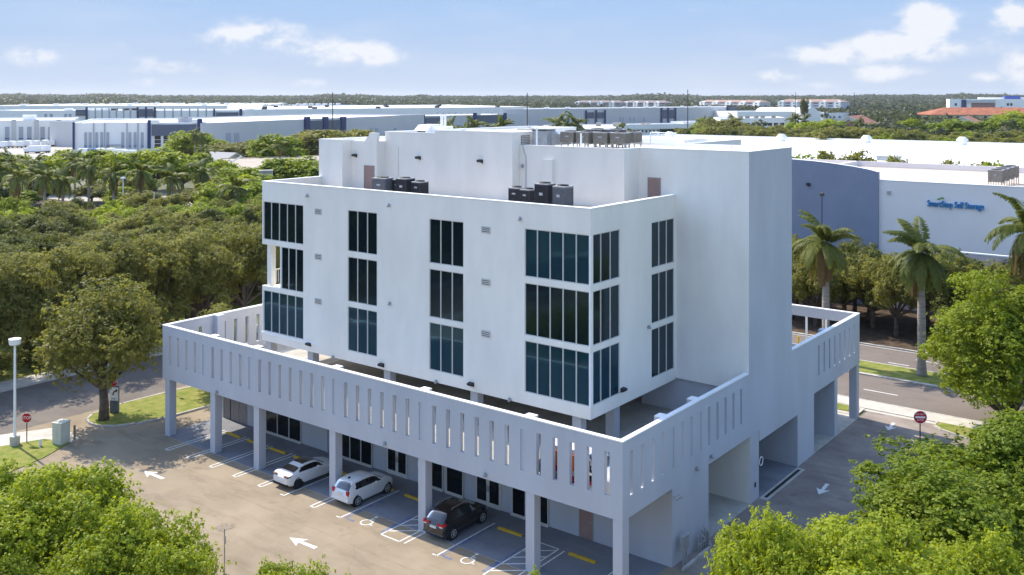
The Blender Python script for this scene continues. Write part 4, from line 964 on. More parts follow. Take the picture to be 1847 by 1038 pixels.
near(NG[0],1728,852,4.4,0,3.5,4.4,'dense green crown between the do not enter sign and the large verge tree',.74)
near(NG[0],1722,905,5.4,0,6.6,2.2,'large dense green tree at the right edge above the driveway verge',.95)
near(NG[1],1900,890,5.0,0,5.4,.2,'large green tree cut by the right edge',.95)
near(NL[1],1790,1080,4.6,0,4.0,.2,'yellow-green tree in the bottom right corner',.95)
bigr=tree_proto('spreading_tree',6.3,12.4,.6,150,90000,.22,F_GREEN,21,cr=.20)
q=at(1790,785,0); place_tree(bigr,43.2,-10.4,1.16,.5,'tall spreading yellow-green tree at the right edge by the road',name='broadleaf_tree',sz=.97)
place_tree(NG[1],46,-17,1.25,1.5,'dark green tree behind the spreading tree at the right edge',name='broadleaf_tree',sz=1.1)
# island tree
isl_t=tree_proto('island_tree_m',4.6,8.4,2.2,80,34000,.22,F_OLIVE,31)
q=at(205,742,0); place_tree(isl_t,-1.2,48.8,1.3,.4,'olive-green tree on the grass island behind the stop sign',name='broadleaf_tree')
place_tree(isl_t,9.5,49,.82,2.4,'olive-green tree on the island close behind the parapet corner',name='broadleaf_tree')
# forest prototypes
FO=[tree_proto('olive_a',4,8,2.0,70,17000,.26,F_OLIVE,41,cr=.22),tree_proto('olive_b',4,8.6,2.4,60,16000,.27,F_OLIVE,42,cr=.25),tree_proto('olive_c',4,7.4,2.0,80,17000,.26,F_OLIVE,43,cr=.2)]
FR=[tree_proto('front_a',6,12,2.6,110,46000,.24,F_OLIVE,71,cr=.19),tree_proto('front_b',6,11.4,2.6,95,44000,.25,F_OLIVE,72,cr=.21)]
FD=[tree_proto('dark_a',4,8,2.0,60,15000,.27,F_DARK,44,cr=.23),tree_proto('dark_b',4,8.4,2.2,55,15000,.28,F_DARK,45,cr=.25)]
FL=[tree_proto('bright_a',4,7.2,1.8,42,9000,.36,F_LIME,46),tree_proto('bright_b',4,7.0,1.8,42,9000,.36,F_GREEN,47)]
rng=random.Random(3)
LAB={0:'olive-green tree in the left wood',1:'dark green tree in the left wood',2:'bright green tree in the left wood'}
def scatter(x0,y0,x1,y1,sp,test,fn,seed):
    r=random.Random(seed); y=y0
    pts=[]
    j=0
    while y<y1:
        x=x0+(sp/2 if j%2 else 0)
        while x<x1:
            a=x+r.uniform(-.35,.35)*sp; b=y+r.uniform(-.35,.35)*sp
            if test(a,b): pts.append((a,b,j))
            x+=sp
        y+=sp*.87; j+=1
    rows=sorted({j for *_,j in pts})
    for ri,jj in enumerate(rows):
        for k,(a,b,_) in enumerate(sorted([p for p in pts if p[2]==jj],key=lambda p:pix(p[0],p[1])[0])):
            o=fn(a,b,r); o['label']=o['label']+', %s row back, %s from left'%(ORD[ri],ORD[k])
    return len(pts)
def t1(x,y):
    px,py,d=pix(x,y,0)
    if not(-60<px<620) or py<418: return False
    if px<160 and 620<py<690 and px>60: return False      # lawn gap
    tpx,tpy,_=pix(x,y,8)
    if py<440 and px<110: return False
    return y>70.5 and not (px>485 and py>560)
def f1(x,y,r):
    px,py,d=pix(x,y,0)
    if r.random()<(.55 if py<475 else .10): p,k=r.choice(FL),2
    elif px<90 or r.random()<.22: p,k=r.choice(FD),1
    else: p,k=r.choice(FO),0
    nm={0:'olive_tree',1:'dark_tree',2:'bright_tree'}[k]
    return place_tree(p,x,y,r.uniform(.85,1.2),r.uniform(0,6.28),LAB[k],'trees of the wood on the left, '+('olive','dark','bright')[k],name='broadleaf_tree',sz=r.uniform(.85,1.12))
n1=scatter(-30,70.5,110,150,5.9,t1,f1,5)
for i in range(11):
    x=-30+i*5.6; 
    if 1<=i<=20 and not(-17<x<-9): place_tree(FR[i%2],x,67.6+random.uniform(-.8,.8),.98,i*2.1,'olive-green tree of the front row overhanging the left road, number %d from the left'%(i+1) if 0 else 'olive-green tree of the front row overhanging the left road','front row of trees along the left road',name='broadleaf_tree',sz=1.03)
hm=tree_proto('hedge',2.4,2.4,.4,30,4500,.22,F_DARK,49)
for i in range(9): place_tree(hm,-12+i*3.6,69.0,.9,i*1.1,'clipped dark shrub in the hedge along the left road','hedge shrubs along the left road',name='shrub',cat='shrub')
place_tree(FL[1],at(25,415).x,at(25,415).y,.95,.7,'round bright green bushy tree at the left edge under the palms',name='broadleaf_tree')
for i in range(22):
    place_tree(FD[i%2],-100+(i%3)*14+i*.3,-40+i*5.4,1.7,i,'dark tree across the lot behind the viewpoint, reflected in the windows','trees behind the viewpoint',name='broadleaf_tree',sz=2.0)
for i in range(16):
    place_tree(FD[i%2],-38-(i%4)*11,56+i*4.2 if i%4 else 74+i*3,1.6,i,'dark tree beyond the left end of the lot, reflected in the windows','trees beyond the left end of the lot',name='broadleaf_tree',sz=1.8)
# tree strip across the road on the right
def f2(x,y,r):
    p=r.choice(FD+FO[:1]); return place_tree(p,x,y,r.uniform(.9,1.25),r.uniform(0,6.28),'dark tree between the road and the storage building','trees along the storage building',name='broadleaf_tree',sz=r.uniform(.95,1.25),z=.1)
scatter(66.5,-45,80,34,5.6,lambda x,y: pix(x,y)[0]>1380 and pix(x,y)[0]<1990,f2,8)
# palms
def palm_mesh(seed,nf=17,L=3.4,dead=3,leafw=.06,npair=34,H=0,up_range=(-55,78)):
    r=np.random.default_rng(seed); V=[];T=[];MI=[]
    for k in range(nf):
        az=2*math.pi*k/nf*2.4+r.uniform(-.3,.3); f=k/(nf-1); el=math.radians(up_range[1]+(up_range[0]-up_range[1])*f**.9+r.uniform(-8,8)); 
        Lk=L*r.uniform(.85,1.1); pos=np.array([0,0,0.]); dead_=k>=nf-dead
        dirh=np.array([math.cos(az),math.sin(az),0]); side=np.array([-dirh[1],dirh[0],0])
        n=npair; tone=r.uniform(0,1); prev=pos
        for i in range(n):
            u=i/(n-1); e=el-(1.15+.5*f)*u**1.4*math.radians(72); e=max(e,-math.radians(88))
            d=dirh*math.cos(e)+np.array([0,0,1])*math.sin(e); nxt=pos+d*Lk/n
            up=np.cross(side,d)
            # rachis
            w=.035*(1-u*.8); V+= [pos-side*w,nxt-side*w,nxt+side*w,pos+side*w]; T.append(tone*.5); MI.append(1 if dead_ else 0)
            ll=(.95*math.sin(math.pi*min(1,u*.86+.14))**.6)*L*.19+.05
            if u>.08:
                for sgn in (-1,1):
                    for q in (0,.5):
                        ang=r.uniform(.5,1.1); dr=r.uniform(.25,.95)
                        ld=side*sgn*math.cos(ang*.6)+d*.55-np.array([0,0,dr])+up*r.uniform(-.1,.3); ld/=np.linalg.norm(ld)
                        b=pos+(nxt-pos)*q; wv=d*leafw
                        V+=[b-wv*.6,b+ld*ll*.55-wv,b+ld*ll,b+ld*ll*.5+wv*.6+d*leafw*.4]; T.append(np.clip(tone*.5+r.uniform(0,.6),0,1)); MI.append(1 if dead_ else 0)
            pos=nxt
    me=make_quads('palm_fronds',np.array(V),T,[F_PALM,F_DEAD]); me.polygons.foreach_set('material_index',np.array(MI,dtype=np.int32)); me.update(); return me
PF=[palm_mesh(1,32,4.1,5,.06,50,up_range=(-60,84)),palm_mesh(2,30,4.0,5,.06,50,up_range=(-60,84)),palm_mesh(3,32,4.1,5,.06,50,up_range=(-60,84))]
PFF=[palm_mesh(5,22,4.0,2,.13,18),palm_mesh(6,20,4.0,2,.13,18),palm_mesh(7,24,4.0,3,.13,18)]
def trunk_mesh(h,r,name='palm_trunk'):
    t=MB(); t.tube([(0,0,-.1),(0,0,.3),(0,0,h*.15),(.03,0,h*.5),(0,.03,h*.8),(0,0,h)],[r*1.55,r*1.35,r*1.02,r*1.08,r*.9,r*.72],14,mi=0)
    t.tube([(0,0,h),(0,0,h+.5),(0,0,h+1.2),(0,0,h+1.45)],[r*.70,r*.75,r*.5,r*.35],10,mi=1)
    me=bpy.data.meshes.new(name); me.from_pydata(t.v,[],t.f); me.materials.append(PALMBARK); me.materials.append(SHAFT); me.polygons.foreach_set('material_index',t.m); me.shade_smooth(); me.update(); return me
def place_palm(x,y,h,label,fm,s=1.0,rz=0,group=None,r=.26,z=0):
    t=thing('royal_palm',label,'palm tree',(x,y,z),rz,group)
    key=(round(h,1),r)
    if key not in KIDS: KIDS[key]=trunk_mesh(h,r)
    o=bpy.data.objects.new('trunk',KIDS[key]); COL.objects.link(o); o.parent=t
    o=bpy.data.objects.new('fronds',fm); COL.objects.link(o); o.parent=t; o.location=(0,0,h+1.35); o.scale=(s,s,s)
place_palm(53.1,-.9,10.5,'tall royal palm on the road median, second from the right edge',PF[0],1.15,.4,'royal palms on the road median',.36,.1)
place_palm(52.8,8.17,10.6,'royal palm on the median just right of the building tower',PF[1],1.1,1.7,'royal palms on the road median',.34,.1)
place_palm(52.8,-10.2,13.4,'royal palm on the median cut by the right edge of the picture',PF[2],1.15,2.2,'royal palms on the road median',.34,.1)
PL=[(365,385,8.6),(312,395,7.9),(253,380,8.0),(205,385,8.0),(160,372,8.4),(113,392,7.2),(80,402,8.6),(30,398,8.0),(-5,385,8),(60,372,8.5),(135,362,9.0),(20,365,8.8),(425,420,7.6)]
for i,(px,py,h) in enumerate(PL):
    q=at(px,py); place_palm(q.x,q.y,h,'royal palm in the palm row beyond the wood, number %s from the right'%('one two three four five six seven eight nine ten eleven twelve thirteen'.split()[i]) if 0 else ('royal palm in the row beyond the wood on the left'),PFF[i%3],1.28,i*1.3,'royal palms in the row beyond the wood',.26)
KN=['royal palm farthest right of the distant row, beside the flat tan roof','royal palm second from the right in the distant row','royal palm third from the right in the distant row']
pl=[o for o in COL.objects if o.get('group')=='royal palms in the row beyond the wood'][:3]
for o,l in zip(pl,KN): o['label']=l
#@@FAR
# ------------------------------------------------------------------ distant buildings
FWALL=mat('warehouse_white',(.88,.86,.81),.85,.03,.05); FGREY=mat('warehouse_pale_grey',(.56,.55,.54),.85,.03,.05); FMID=mat('warehouse_door_grey',(.40,.41,.44),.8)
NAVY=mat('navy_panel',(.015,.035,.12),.5); SLATE=mat('slate_panel',(.10,.12,.16),.6); FROOF=mat('far_white_roof',(.82,.81,.78),.8,.05,.02)
BAND=mat('blue_band',(.03,.10,.25),.6); FGL=glass('far_glass',(.01,.015,.02),(.3,.35,.4))
TILE=mat('terracotta_tile',(.34,.12,.06),.85,.3,.25,stretch=(1,1,1)); TILE2=mat('brown_tile',(.30,.20,.16),.85,.2,.3); BEIGE=mat('beige_wall',(.55,.47,.34),.85,.05,.2)
class Far:
    """a building given by the two ground ends of its front wall"""
    def __init__(s,name,label,A,B,h,depth,wall=FWALL,roof=FROOF,cat='building',parapet=.8,group=None,vdir=None):
        s.t=thing(name,label,cat,group=group); s.A=Vector(A); s.B=Vector(B); s.u=(s.B-s.A).normalized(); s.n=Vector((-s.u.y,s.u.x))
        if s.n.dot(s.A-CXY)<0: s.n=-s.n
        if vdir: s.n=Vector(vdir).normalized()
        s.h=h; s.D=depth; C=s.B+s.n*depth; D=s.A+s.n*depth
        poly=[tuple(s.A),tuple(s.B),tuple(C),tuple(D)]
        ar=sum(poly[i][0]*poly[(i+1)%4][1]-poly[(i+1)%4][0]*poly[i][1] for i in range(4))
        if ar<0: poly=poly[::-1]
        MB().prism(poly,0,h-parapet,top=False).build('wall',wall,s.t)
        m=MB(); m.q([(x,y,h-parapet) for x,y in poly]); m.build('roof',roof,s.t)
        m=MB(); 
        for i in range(4):
            a=Vector(poly[i]);b=Vector(poly[(i+1)%4]);u=(b-a).normalized();v=Vector((-u.y,u.x)); m.obox((a+b)/2+v*.15,u,v,(b-a).length/2,.15,h-parapet,h)
        m.build('parapet',wall,s.t)
    def along(s,px):
        d=FWv+RTv*(px-CXP)/F_PX; # CXY + d*t on line A + u*k
        det=d.x*(-s.u.y)+d.y*s.u.x; r=s.A-CXY
        tt=(r.x*(-s.u.y)+r.y*s.u.x)/det; k=(CXY+d*tt-s.A).dot(s.u); return k,tt
    def panel(s,name,px0,px1,y0,y1,m,out=.25,back=0,zabs=None):
        k0,t0=s.along(px0); k1,t1=s.along(px1); t_=(t0+t1)/2
        z1,z0=(CAMZ-(y0-YH)*t_/F_PX, CAMZ-(y1-YH)*t_/F_PX) if zabs is None else zabs
        z0=max(0,z0); c=s.A+s.u*(k0+k1)/2-s.n*(out-back)/2
        return MB().obox(c,s.u,s.n,abs(k1-k0)/2,(out+back)/2,z0,z1).build(name,m,s.t)
    def roofunit(s,px,back,w,h,m,name='roof_unit',label=None,group=None):
        k,_=s.along(px); c=s.A+s.u*k+s.n*back; mb=MB(); mb.obox(c,s.u,s.n,w/2,w/2,s.h-.8,s.h-.8+h*.8); mb.obox(c,s.u,s.n,w/2+.1,w/2+.1,s.h-.8+h*.8,s.h-.8+h)
        return tag(mb.build(name,m),label or 'roof unit',  'roof unit',group)
# W1 left near warehouse
f=Far('warehouse','pale grey warehouse with tall dock doors and blue bands at the far left',at(-140,263),at(133,258.5),13.6,90)
for x in (-60,20,61,101): f.panel('pilaster',x+1,x+9,216,262,FGREY,.6)
for x in (-10,9,34,49,73,87,110): f.panel('dock_door',x,x+8,229,261,FMID,.3); f.panel('door_band',x,x+8,249.5,250.8,BAND,.5)
f.roofunit(46,30,7,3.4,ROOFWH,label='white roof unit on the left-edge warehouse roof')
# W2
f=Far('warehouse','white warehouse with navy corner piers and a slate entrance fascia, centre left',at(131,274),at(372,270),14.1,110)
f.panel('pier',131,135,221,270,NAVY,1.0); f.panel('pier',266,272,217,268,NAVY,1.0,); f.panel('pier',356,365,215,263,NAVY,1.2)
for x in (168,188,228,248): f.panel('pilaster',x,x+2,222,271,FMID,.5)
for x in (152,160,172,181,192,219,232,241,254): f.panel('dock_door',x,x+5,239,268,FMID,.3); f.panel('door_band',x,x+5,263,264.2,BAND,.5)
f.panel('door_canopy',192,218,261,262,FMID,2.0)
f.panel('fascia',274,354,225,245,SLATE,.8)
for x,w_ in ((279,11),(295,9),(306,9),(332,8),(342,9)): f.panel('window',x,x+w_,245,268,FGL,.3); [f.panel('mullion',x,x+w_,yy,yy+.6,FWALL,.4) for yy in (252,259)]
f.panel('parapet_return',272,288,217,224,FWALL,.8); f.panel('parapet_return',346,356,216,223,FWALL,.8)
for i,x in enumerate((330,338)): f.roofunit(x,18,5,3,FMID,label=('grey roof unit behind the slate fascia, left one','grey roof unit behind the slate fascia, right one')[i],group='units behind the slate fascia')
f=Far('warehouse','long grey warehouse wall right of the slate entrance, with navy piers over the treetops',at(366,270.5),at(765,238.5),13.6,100,wall=FGREY)
f.panel('dock_door',408,416,240,272,FMID,.3); f.panel('dock_door',423,431,240,272,FMID,.3); f.panel('door_band',408,416,264,265,BAND,.5); f.panel('door_band',423,431,264,265,BAND,.5)
for x in (548,581,613): f.panel('pier',x,x+8,211,240,NAVY,1.5)
f.panel('fascia',557,580,218,236,SLATE,.9); f.panel('fascia',590,612,217,236,SLATE,.9)
for x in (667,677,710): f.panel('dock_door',x,x+5,231,238,FMID,.3)
# W3
f=Far('warehouse','pale warehouse with grey pilasters and navy piers, second row on the left',at(-40,232),at(440,229.5),15.4,110)
for x in (171,183,196,209,222,234,296,311,326,341,356,371): f.panel('pilaster',x,x+2.2,196,224,FMID,.6)
for x in (155,247,262,278): f.panel('pier',x,x+3.5,193.5,222,NAVY,1.5)
for x,w_ in ((385,3),(432,5)): f.panel('pier',x,x+w_,196.5,222,NAVY,1.5)
f.panel('fascia',137,155,198,209,SLATE,1.0); f.panel('fascia',251,262,197,211,SLATE,1.0); f.panel('fascia',265,277,197,211,SLATE,1.0); f.panel('fascia',390,430,203,218,SLATE,.9)
for x in (80,90,116,124): f.panel('dock_door',x,x+5,206,212,FMID,.3)
for i,x in enumerate(range(286,384,8)): f.panel('dock_door',x,x+4,213,224,FMID,.3)
for i,x in enumerate((110,150,166,178,190)): f.roofunit(x,25,6,2.5,ROOFWH,label='small white roof unit on the second-row warehouse',group='white units on the second-row warehouse')
for i,x in enumerate((201,222,238)): f.roofunit(x,12,5,2.5,DARK,label='small dark roof unit on the second-row warehouse',group='dark units on the second-row warehouse')
# W3 right: long with little windows
f=Far('warehouse','long low warehouse with a bright white roof and small square windows across the middle',at(440,225),at(955,214),15.0,420,vdir=(.55,.83))
for x in list(range(446,560,17))+list(range(565,720,22)): f.panel('window',x,x+1.6,211,213.5,DARK,.3)
for x in list(range(788,930,11)): f.panel('window',x,x+1.3,204,206.5,DARK,.3)
for i,x in enumerate((482,497,534,576,588,644,694,741,768,803,841,880,915)): f.roofunit(x,40+200*(i%3)/2,6,2.4,DARK,label='small dark vent on the long bright white roof',group='dark vents on the long white roof')
# W5
f=Far('warehouse','grey warehouse with navy piers and slate fascias behind the upper roof',at(760,236),at(950,230),12.0,60,wall=FGREY)
f.panel('pier',759,765,207,226,NAVY,1.2); f.panel('fascia',767,800,212,227,SLATE,.9); f.panel('pier',853,858,204,222,NAVY,1.5); f.panel('pier',907,912,204,222,NAVY,1.5); f.panel('fascia',860,906,208.5,222,SLATE,.9); f.panel('parapet_return',858,866,203,208,FWALL,.8); f.panel('parapet_return',900,907,203,208,FWALL,.8)
f=Far('warehouse','long pale grey warehouse with two groups of navy piers, right of the middle pole',at(905,231),at(1312,219),16.4,120,wall=FGREY,vdir=(.9,.45))
for x,y0 in ((1056,199.5),(1074,199),(1090,198.5),(1192,194.5),(1204,194.5),(1217,194.5)): f.panel('pier',x,x+3.2,y0,224,NAVY,1.5)
for x,y0 in ((1060,203),(1078,203),(1196,198.5),(1208,198.5)): f.panel('fascia',x,x+12 if x<1190 else x+8.5,y0,214,SLATE,.9)
for x in (1117,1122,1135,1142,1160): f.panel('dock_door',x,x+3,212,219,FMID,.3)
for i,x in enumerate((982,1020,1125,1165,1180,1230,1255,1280)): f.roofunit(x,14,6,2.2,ROOFWH,label='small white roof box on the pale warehouse right of the middle pole',group='roof boxes on the pale warehouse')
f=Far('warehouse','dark blue end block of the pale warehouse, right of the right-hand pole',at(1312,219),at(1331,217.5),15.5,60,wall=SLATE)
f.panel('pier',1311,1314,191,215,NAVY,1.2); f.panel('window',1320,1328,204,214,FGL,.4)
# W4 far back roof
f=Far('warehouse','farthest long white-roofed warehouse on the left horizon',at(-60,207),at(470,205.5),13.8,900)
for i,x in enumerate(range(20,440,30)): f.roofunit(x,60+(i*97)%500,8,3.5,ROOFWH,label='small roof unit on the farthest white warehouse roof',group='units on the farthest white roof')
f=Far('warehouse','far grey-roofed warehouse behind the left pole',at(480,203),at(640,200),12.5,160,wall=FGREY,roof=FGREY)
for i,x in enumerate((560,572,583,595,607,619,631)): f.roofunit(x,30,7,4,ROOFWH,label='white box on the far grey roof behind the left pole',group='white boxes on the far grey roof')
# low office with curved white front
f=Far('office_building','low white office with a dark green glass band beyond the upper roof',at(960,262),at(1248,254),8.6,95,vdir=(.85,.52))
for x in range(1143,1190,7): f.panel('window',x,x+3.5,235,239,DARK,.2)
f.panel('glass_band',1190,1247,233,242.5,glass('green_glass',(.01,.04,.02),(.3,.5,.4)),.3)
f.panel('fascia',1110,1248,224.5,233,FWALL,.9)
for i,(x,b,w_) in enumerate(((960,20,4),(985,40,3),(1010,25,4.5),(1022,60,6),(1042,30,4),(1075,70,4),(1112,60,6),(1121,30,3.5),(1163,40,4),(1174,50,3))):
    f.roofunit(x,b,w_,2.4,mat('dusty_metal',(.38,.33,.27),.8,.1,1),label='dusty rooftop unit on the low white office',group='rooftop units on the low white office')
f=Far('office_building','two-storey white office with two rows of dark windows behind the trees',at(1300,247),at(1416,243.5),12.4,50,vdir=(.85,.52))
for y in (222,234):
    for x in (1311,1323,1334): f.panel('window',x,x+10,y+3,y+8,DARK,.2)
    for x in (1345,1356,1366,1376,1385,1396,1407): f.panel('window',x,x+7.5,y,y+5.5,DARK,.2)
for i,x in enumerate((1320,1340,1352,1368,1380,1400)): f.roofunit(x,12,4,2,ACB,label='brown unit on the two-storey office roof',group='units on the two-storey office roof')
f=Far('office_building','low white block left of the two-storey office',at(1270,245),at(1318,243),9.5,30)
f=Far('store_building','long low white store behind the two-storey office',at(1330,222),at(1480,221),12.0,60)
for x in (1427,1433): f.panel('window',x,x+3,217,220,DARK,.2)
f=Far('store_building','low white block with a row of windows, right of the arched roof',at(1486,217),at(1545,215.5),8.5,40)
for x in (1490,1496,1503,1513): f.panel('window',x,x+3,210,213,DARK,.3)
# arched roof
t=thing('arched_hall','white hall with an arched roof end, right of centre in the distance','building'); A=at(1452,222);B=at(1476,221.5); u=(B-A).normalized(); n=Vector((-u.y,u.x)); n=n if n.dot(A-CXY)>0 else -n
m=MB(); W_=(B-A).length; P=[(A.x,A.y,0)]+[(A.x+u.x*W_*(.5-.5*math.cos(R(a))),A.y+u.y*W_*(.5-.5*math.cos(R(a))),10+6*math.sin(R(a))) for a in range(0,181,15)]+[(B.x,B.y,0)]
m.q(P); Q=[(x+n.x*70,y+n.y*70,z) for x,y,z in P]; m.build('end_wall',FWALL,t); m=MB()
for i in range(len(P)-1): m.q([P[i],P[i+1],Q[i+1],Q[i]])
m.build('roof',FROOF,t)
# apartments
def apart(A,B,h,label,rf=TILE2,nw=9,fl=4,wall=None):
    f=Far('apartment_block',label,A,B,h,26,wall=wall or mat('pale_lilac_wall',(.56,.55,.60),.85),roof=rf,parapet=0.01)
    # hipped roof
    u,n=f.u,f.n; A=f.A;B=f.B; L=(B-A).length; m=MB(); e=1.0; a,b=A-u*e-n*e,B+u*e-n*e; c,d=B+u*e+n*(26+e),A-u*e+n*(26+e); r1,r2=A+u*12+n*13,B-u*12+n*13
    z0,z1=h+.02,h+5
    g=lambda p,z:(p.x,p.y,z)
    m.q([g(a,z0),g(b,z0),g(r2,z1),g(r1,z1)]); m.q([g(b,z0),g(c,z0),g(r2,z1)]); m.q([g(c,z0),g(d,z0),g(r1,z1),g(r2,z1)]); m.q([g(d,z0),g(a,z0),g(r1,z1)]); m.build('hipped_roof',rf,f.t)
    for i in range(nw):
        c0=A+u*L*(i+.5)/nw
        if i%2==0:
            mb=MB(); mb.obox(c0-n*1.2,u,n,L/nw*.42,1.2,0,h+.5); p0=c0-n*2.45-u*L/nw*.42; p1=c0-n*2.45+u*L/nw*.42; pm=c0-n*2.45
            q=[(p0.x,p0.y,h+.5),(p1.x,p1.y,h+.5),(pm.x,pm.y,h+2.6)]; mb.q(q); q2=[(x+n.x*6,y+n.y*6,z) for x,y,z in q]; mb.q([q[0],q[2],q2[2],q2[0]],0); mb.q([q[1],q2[1],q2[2],q[2]],0)
            mb.build('bay',FWALL,f.t)
        for k in range(fl):
            z=1.4+k*h/fl; off=2.45 if i%2==0 else .05
            mb=MB(); w_=L/nw*(.13 if i%2==0 else .3); mb.obox(c0-n*off,u,n,w_,.1,z,z+1.7); mb.build('window',DARK,f.t)
apart(at(1403,202),at(1518,203.5),19.0,'four-storey pale apartment block with a pinkish hipped roof on the right horizon')
apart(at(1262,198),at(1372,200),17.0,'brown-roofed apartment block left of the pale lilac one')
apart(at(1036,196.5),at(1120,197.2),15.5,'grey apartment block beyond the long warehouse, the left one',rf=mat('grey_tile',(.20,.17,.17),.85,.2,.2),nw=8,wall=mat('grey_wall',(.30,.29,.31),.85)); apart(at(1124,197),at(1200,198),15.5,'grey apartment block beyond the long warehouse, the right one',rf=MATS['grey_tile'],nw=8,wall=MATS['grey_wall'])
# terracotta-roofed houses
def gable(A,B,h,rise,depth,label,rf=TILE,wall=FWALL,hip=False,brick=True,cat='house',ww=0):
    t=thing('house',label,cat); A=Vector(A);B=Vector(B);u=(B-A).normalized();n=Vector((-u.y,u.x)); n=n if n.dot(A-CXY)>0 else -n
    L=(B-A).length; C=B+n*depth; D=A+n*depth; g=lambda p,z:(p.x,p.y,z); M=(A+B)/2; M2=M+n*depth
    m=MB(); m.prism([tuple(A),tuple(B),tuple(C),tuple(D)],0,h); m.q([g(A,h),g(B,h),g(M,h+rise)]); m.build('wall',wall,t)
    if brick: 
        m=MB(); s=.62; z0=max(0,h-3); m.q([g(M-u*L*.5*s-n*.1,h),g(M+u*L*.5*s-n*.1,h),g(M-n*.1,h+rise*s)]); m.q([g(M-u*L*.5*s-n*.1,0),g(M+u*L*.5*s-n*.1,0),g(M+u*L*.5*s-n*.1,h),g(M-u*L*.5*s-n*.1,h)]); m.build('gable_panel',mat('brick_pink',(.30,.17,.15),.85,.1,.5),t)
    m=MB(); o=1.2; k=rise/(L/2)
    for s,P,Q in ((-1,A,D),(1,B,C)):
        e=P+u*s*o-n*o; e2=Q+u*s*o+n*o; m.q([g(e,h-k*o+.25),g(M-n*o,h+rise+.25),g(M2+n*o,h+rise+.25),g(e2,h-k*o+.25)]); m.q([g(e,h-k*o-.3),g(e,h-k*o+.25),g(M-n*o,h+rise+.25),g(M-n*o,h+rise-.3)],1)
    m.build('roof',[rf,FWALL],t)
    return t
gA=at(1500,250); gB=gA+RTv*19-FWv*11; gable(gA,gB,9.0,5.6,44,'gabled house with a terracotta roof and white eaves, nearer the middle',rf=mat('terracotta_dusty',(.30,.13,.085),.85,.25,.25))
gA=at(1698,252); gB=gA+RTv*21.5-FWv*12; gable(gA,gB,8.6,5.8,48,'gabled house with white eaves and brick front, at the right behind the trees',rf=MATS['terracotta_dusty'])
f=Far('apartment_block','long beige building with a bright terracotta hipped roof at the right',at(1678,226),at(1900,226),10.0,38,wall=BEIGE,roof=TILE,parapet=.01)
u,n=f.u,f.n; m=MB(); e=1.5; A=f.A;B=f.B; a,b=A-u*e-n*e,B+u*e-n*e; c,d=B+u*e+n*(38+e),A-u*e+n*(38+e); r1,r2=A+u*22+n*19,B-u*22+n*19; g=lambda p,z:(p.x,p.y,z)
m.q([g(a,10.02),g(b,10.02),g(r2,17),g(r1,17)]); m.q([g(b,10.02),g(c,10.02),g(r2,17)]); m.q([g(c,10.02),g(d,10.02),g(r1,17),g(r2,17)]); m.q([g(d,10.02),g(a,10.02),g(r1,17)]); m.build('hipped_roof',TILE,f.t)
for x in (1684,1697,1709,1725,1740,1756,1775,1792,1815,1830): f.panel('window',x,x+5,210,213.5,DARK,.2)
f=Far('office_building','large white and navy building on the right horizon',at(1713,207),at(1900,208),24.5,60)
f.panel('pier',1734,1743,180,200,NAVY,1.5); f.panel('recess',1752,1795,186,196,mat('brick_pink',(.30,.17,.15)),.6); f.panel('canopy',1743,1795,180,185.5,FGREY,2.5)
for x in (1722,1816,1822): f.panel('window',x,x+4,186.5,191,DARK,.4)
MB().obox(f.A+f.u*92+f.n*30,f.u,f.n,11,12,23.7,29.5).build('roof_block',mat('royal_blue',(.03,.07,.30),.5),f.t); MB().obox(f.A+f.u*78+f.n*40,f.u,f.n,32,14,23.7,27.2).build('roof_block',FWALL,f.t)
f=Far('house','small pink-roofed store in the trees on the right',at(1603,214),at(1640,214),7,30,roof=TILE2)
# nearer right: big white roof & storage
f=Far('warehouse','huge low building with a bright white roof spreading behind the storage building',(222,200),(222,-75),9.0,150,roof=ROOFWH)
def vent(px,py,label):
    q=at(px,py,9); t=thing('roof_vent',label,'roof vent',(q.x,q.y,8.2),group='white mushroom vents on the big white roof'); MB().cyl(0,0,0,1.6,1.6,14).build('curb',COPE,t,smooth=True,angle=40); MB().cyl(0,0,1.6,2.4,2.3,14,1.9).build('cap',COPE,t,smooth=True,angle=40); MB().cyl(0,0,2.4,3.1,1.7,14,1.2).build('top',COPE,t,smooth=True,angle=40)
vent(1208,247,'white mushroom vent leftmost on the big white roof'); vent(1410,252,'white mushroom vent second from left on the big white roof'); vent(1563,254.5,'white mushroom vent in the middle of the big roof edge'); vent(1736,258,'white mushroom vent rightmost on the big white roof')
q=at(1603,285,9); m=MB(); m.obox(q,(0,1),(1,0),3,1.5,8.25,9.0); m.prism([(q.x-1.8,q.y-3.3),(q.x+1.8,q.y-3.3),(q.x+1.2,q.y+3.3),(q.x-1.2,q.y+3.3)],9.0,9.6); tag(m.build('roof_unit',GALV,bevel=.1),'grey skylight box alone on the near part of the big white roof','roof unit')
rs=random.Random(4); sk=MB()
for i in range(40):
    x=rs.uniform(232,360); y=rs.uniform(-50,180); 
    t_=MB().obox((x,y),(0,1),(1,0),1.2,.8,8.2,8.45).build('skylight',ROOFWH); tag(t_,'small pale skylight dome on the big white roof','skylight','skylights on the big white roof')
ST=thing('storage_building','grey storage building with a curved blue-grey end wall and blue lettering across the road','building')
SG=mat('storage_grey_wall',(.78,.73,.70),.9,.03,.2,.2,6); SB=mat('storage_blue_wall',(.24,.265,.34),.9,.05,.3,.2,6)
MB().box(82,-60,0,82.4,11.84,16.1).build('front_wall',SG,ST)
cp_=[(11.84,17.15),(13,17.42),(15,17.72),(17.5,18.0),(20,18.2),(23.3,18.35),(30,18.4),(40,18.2),(52,17.4)]
m=MB(); P=[(11.84,0)]+cp_+[(52,0)]
m.q([(81.7,y,z) for y,z in P][::-1]); m.q([(82.4,y,z) for y,z in P])
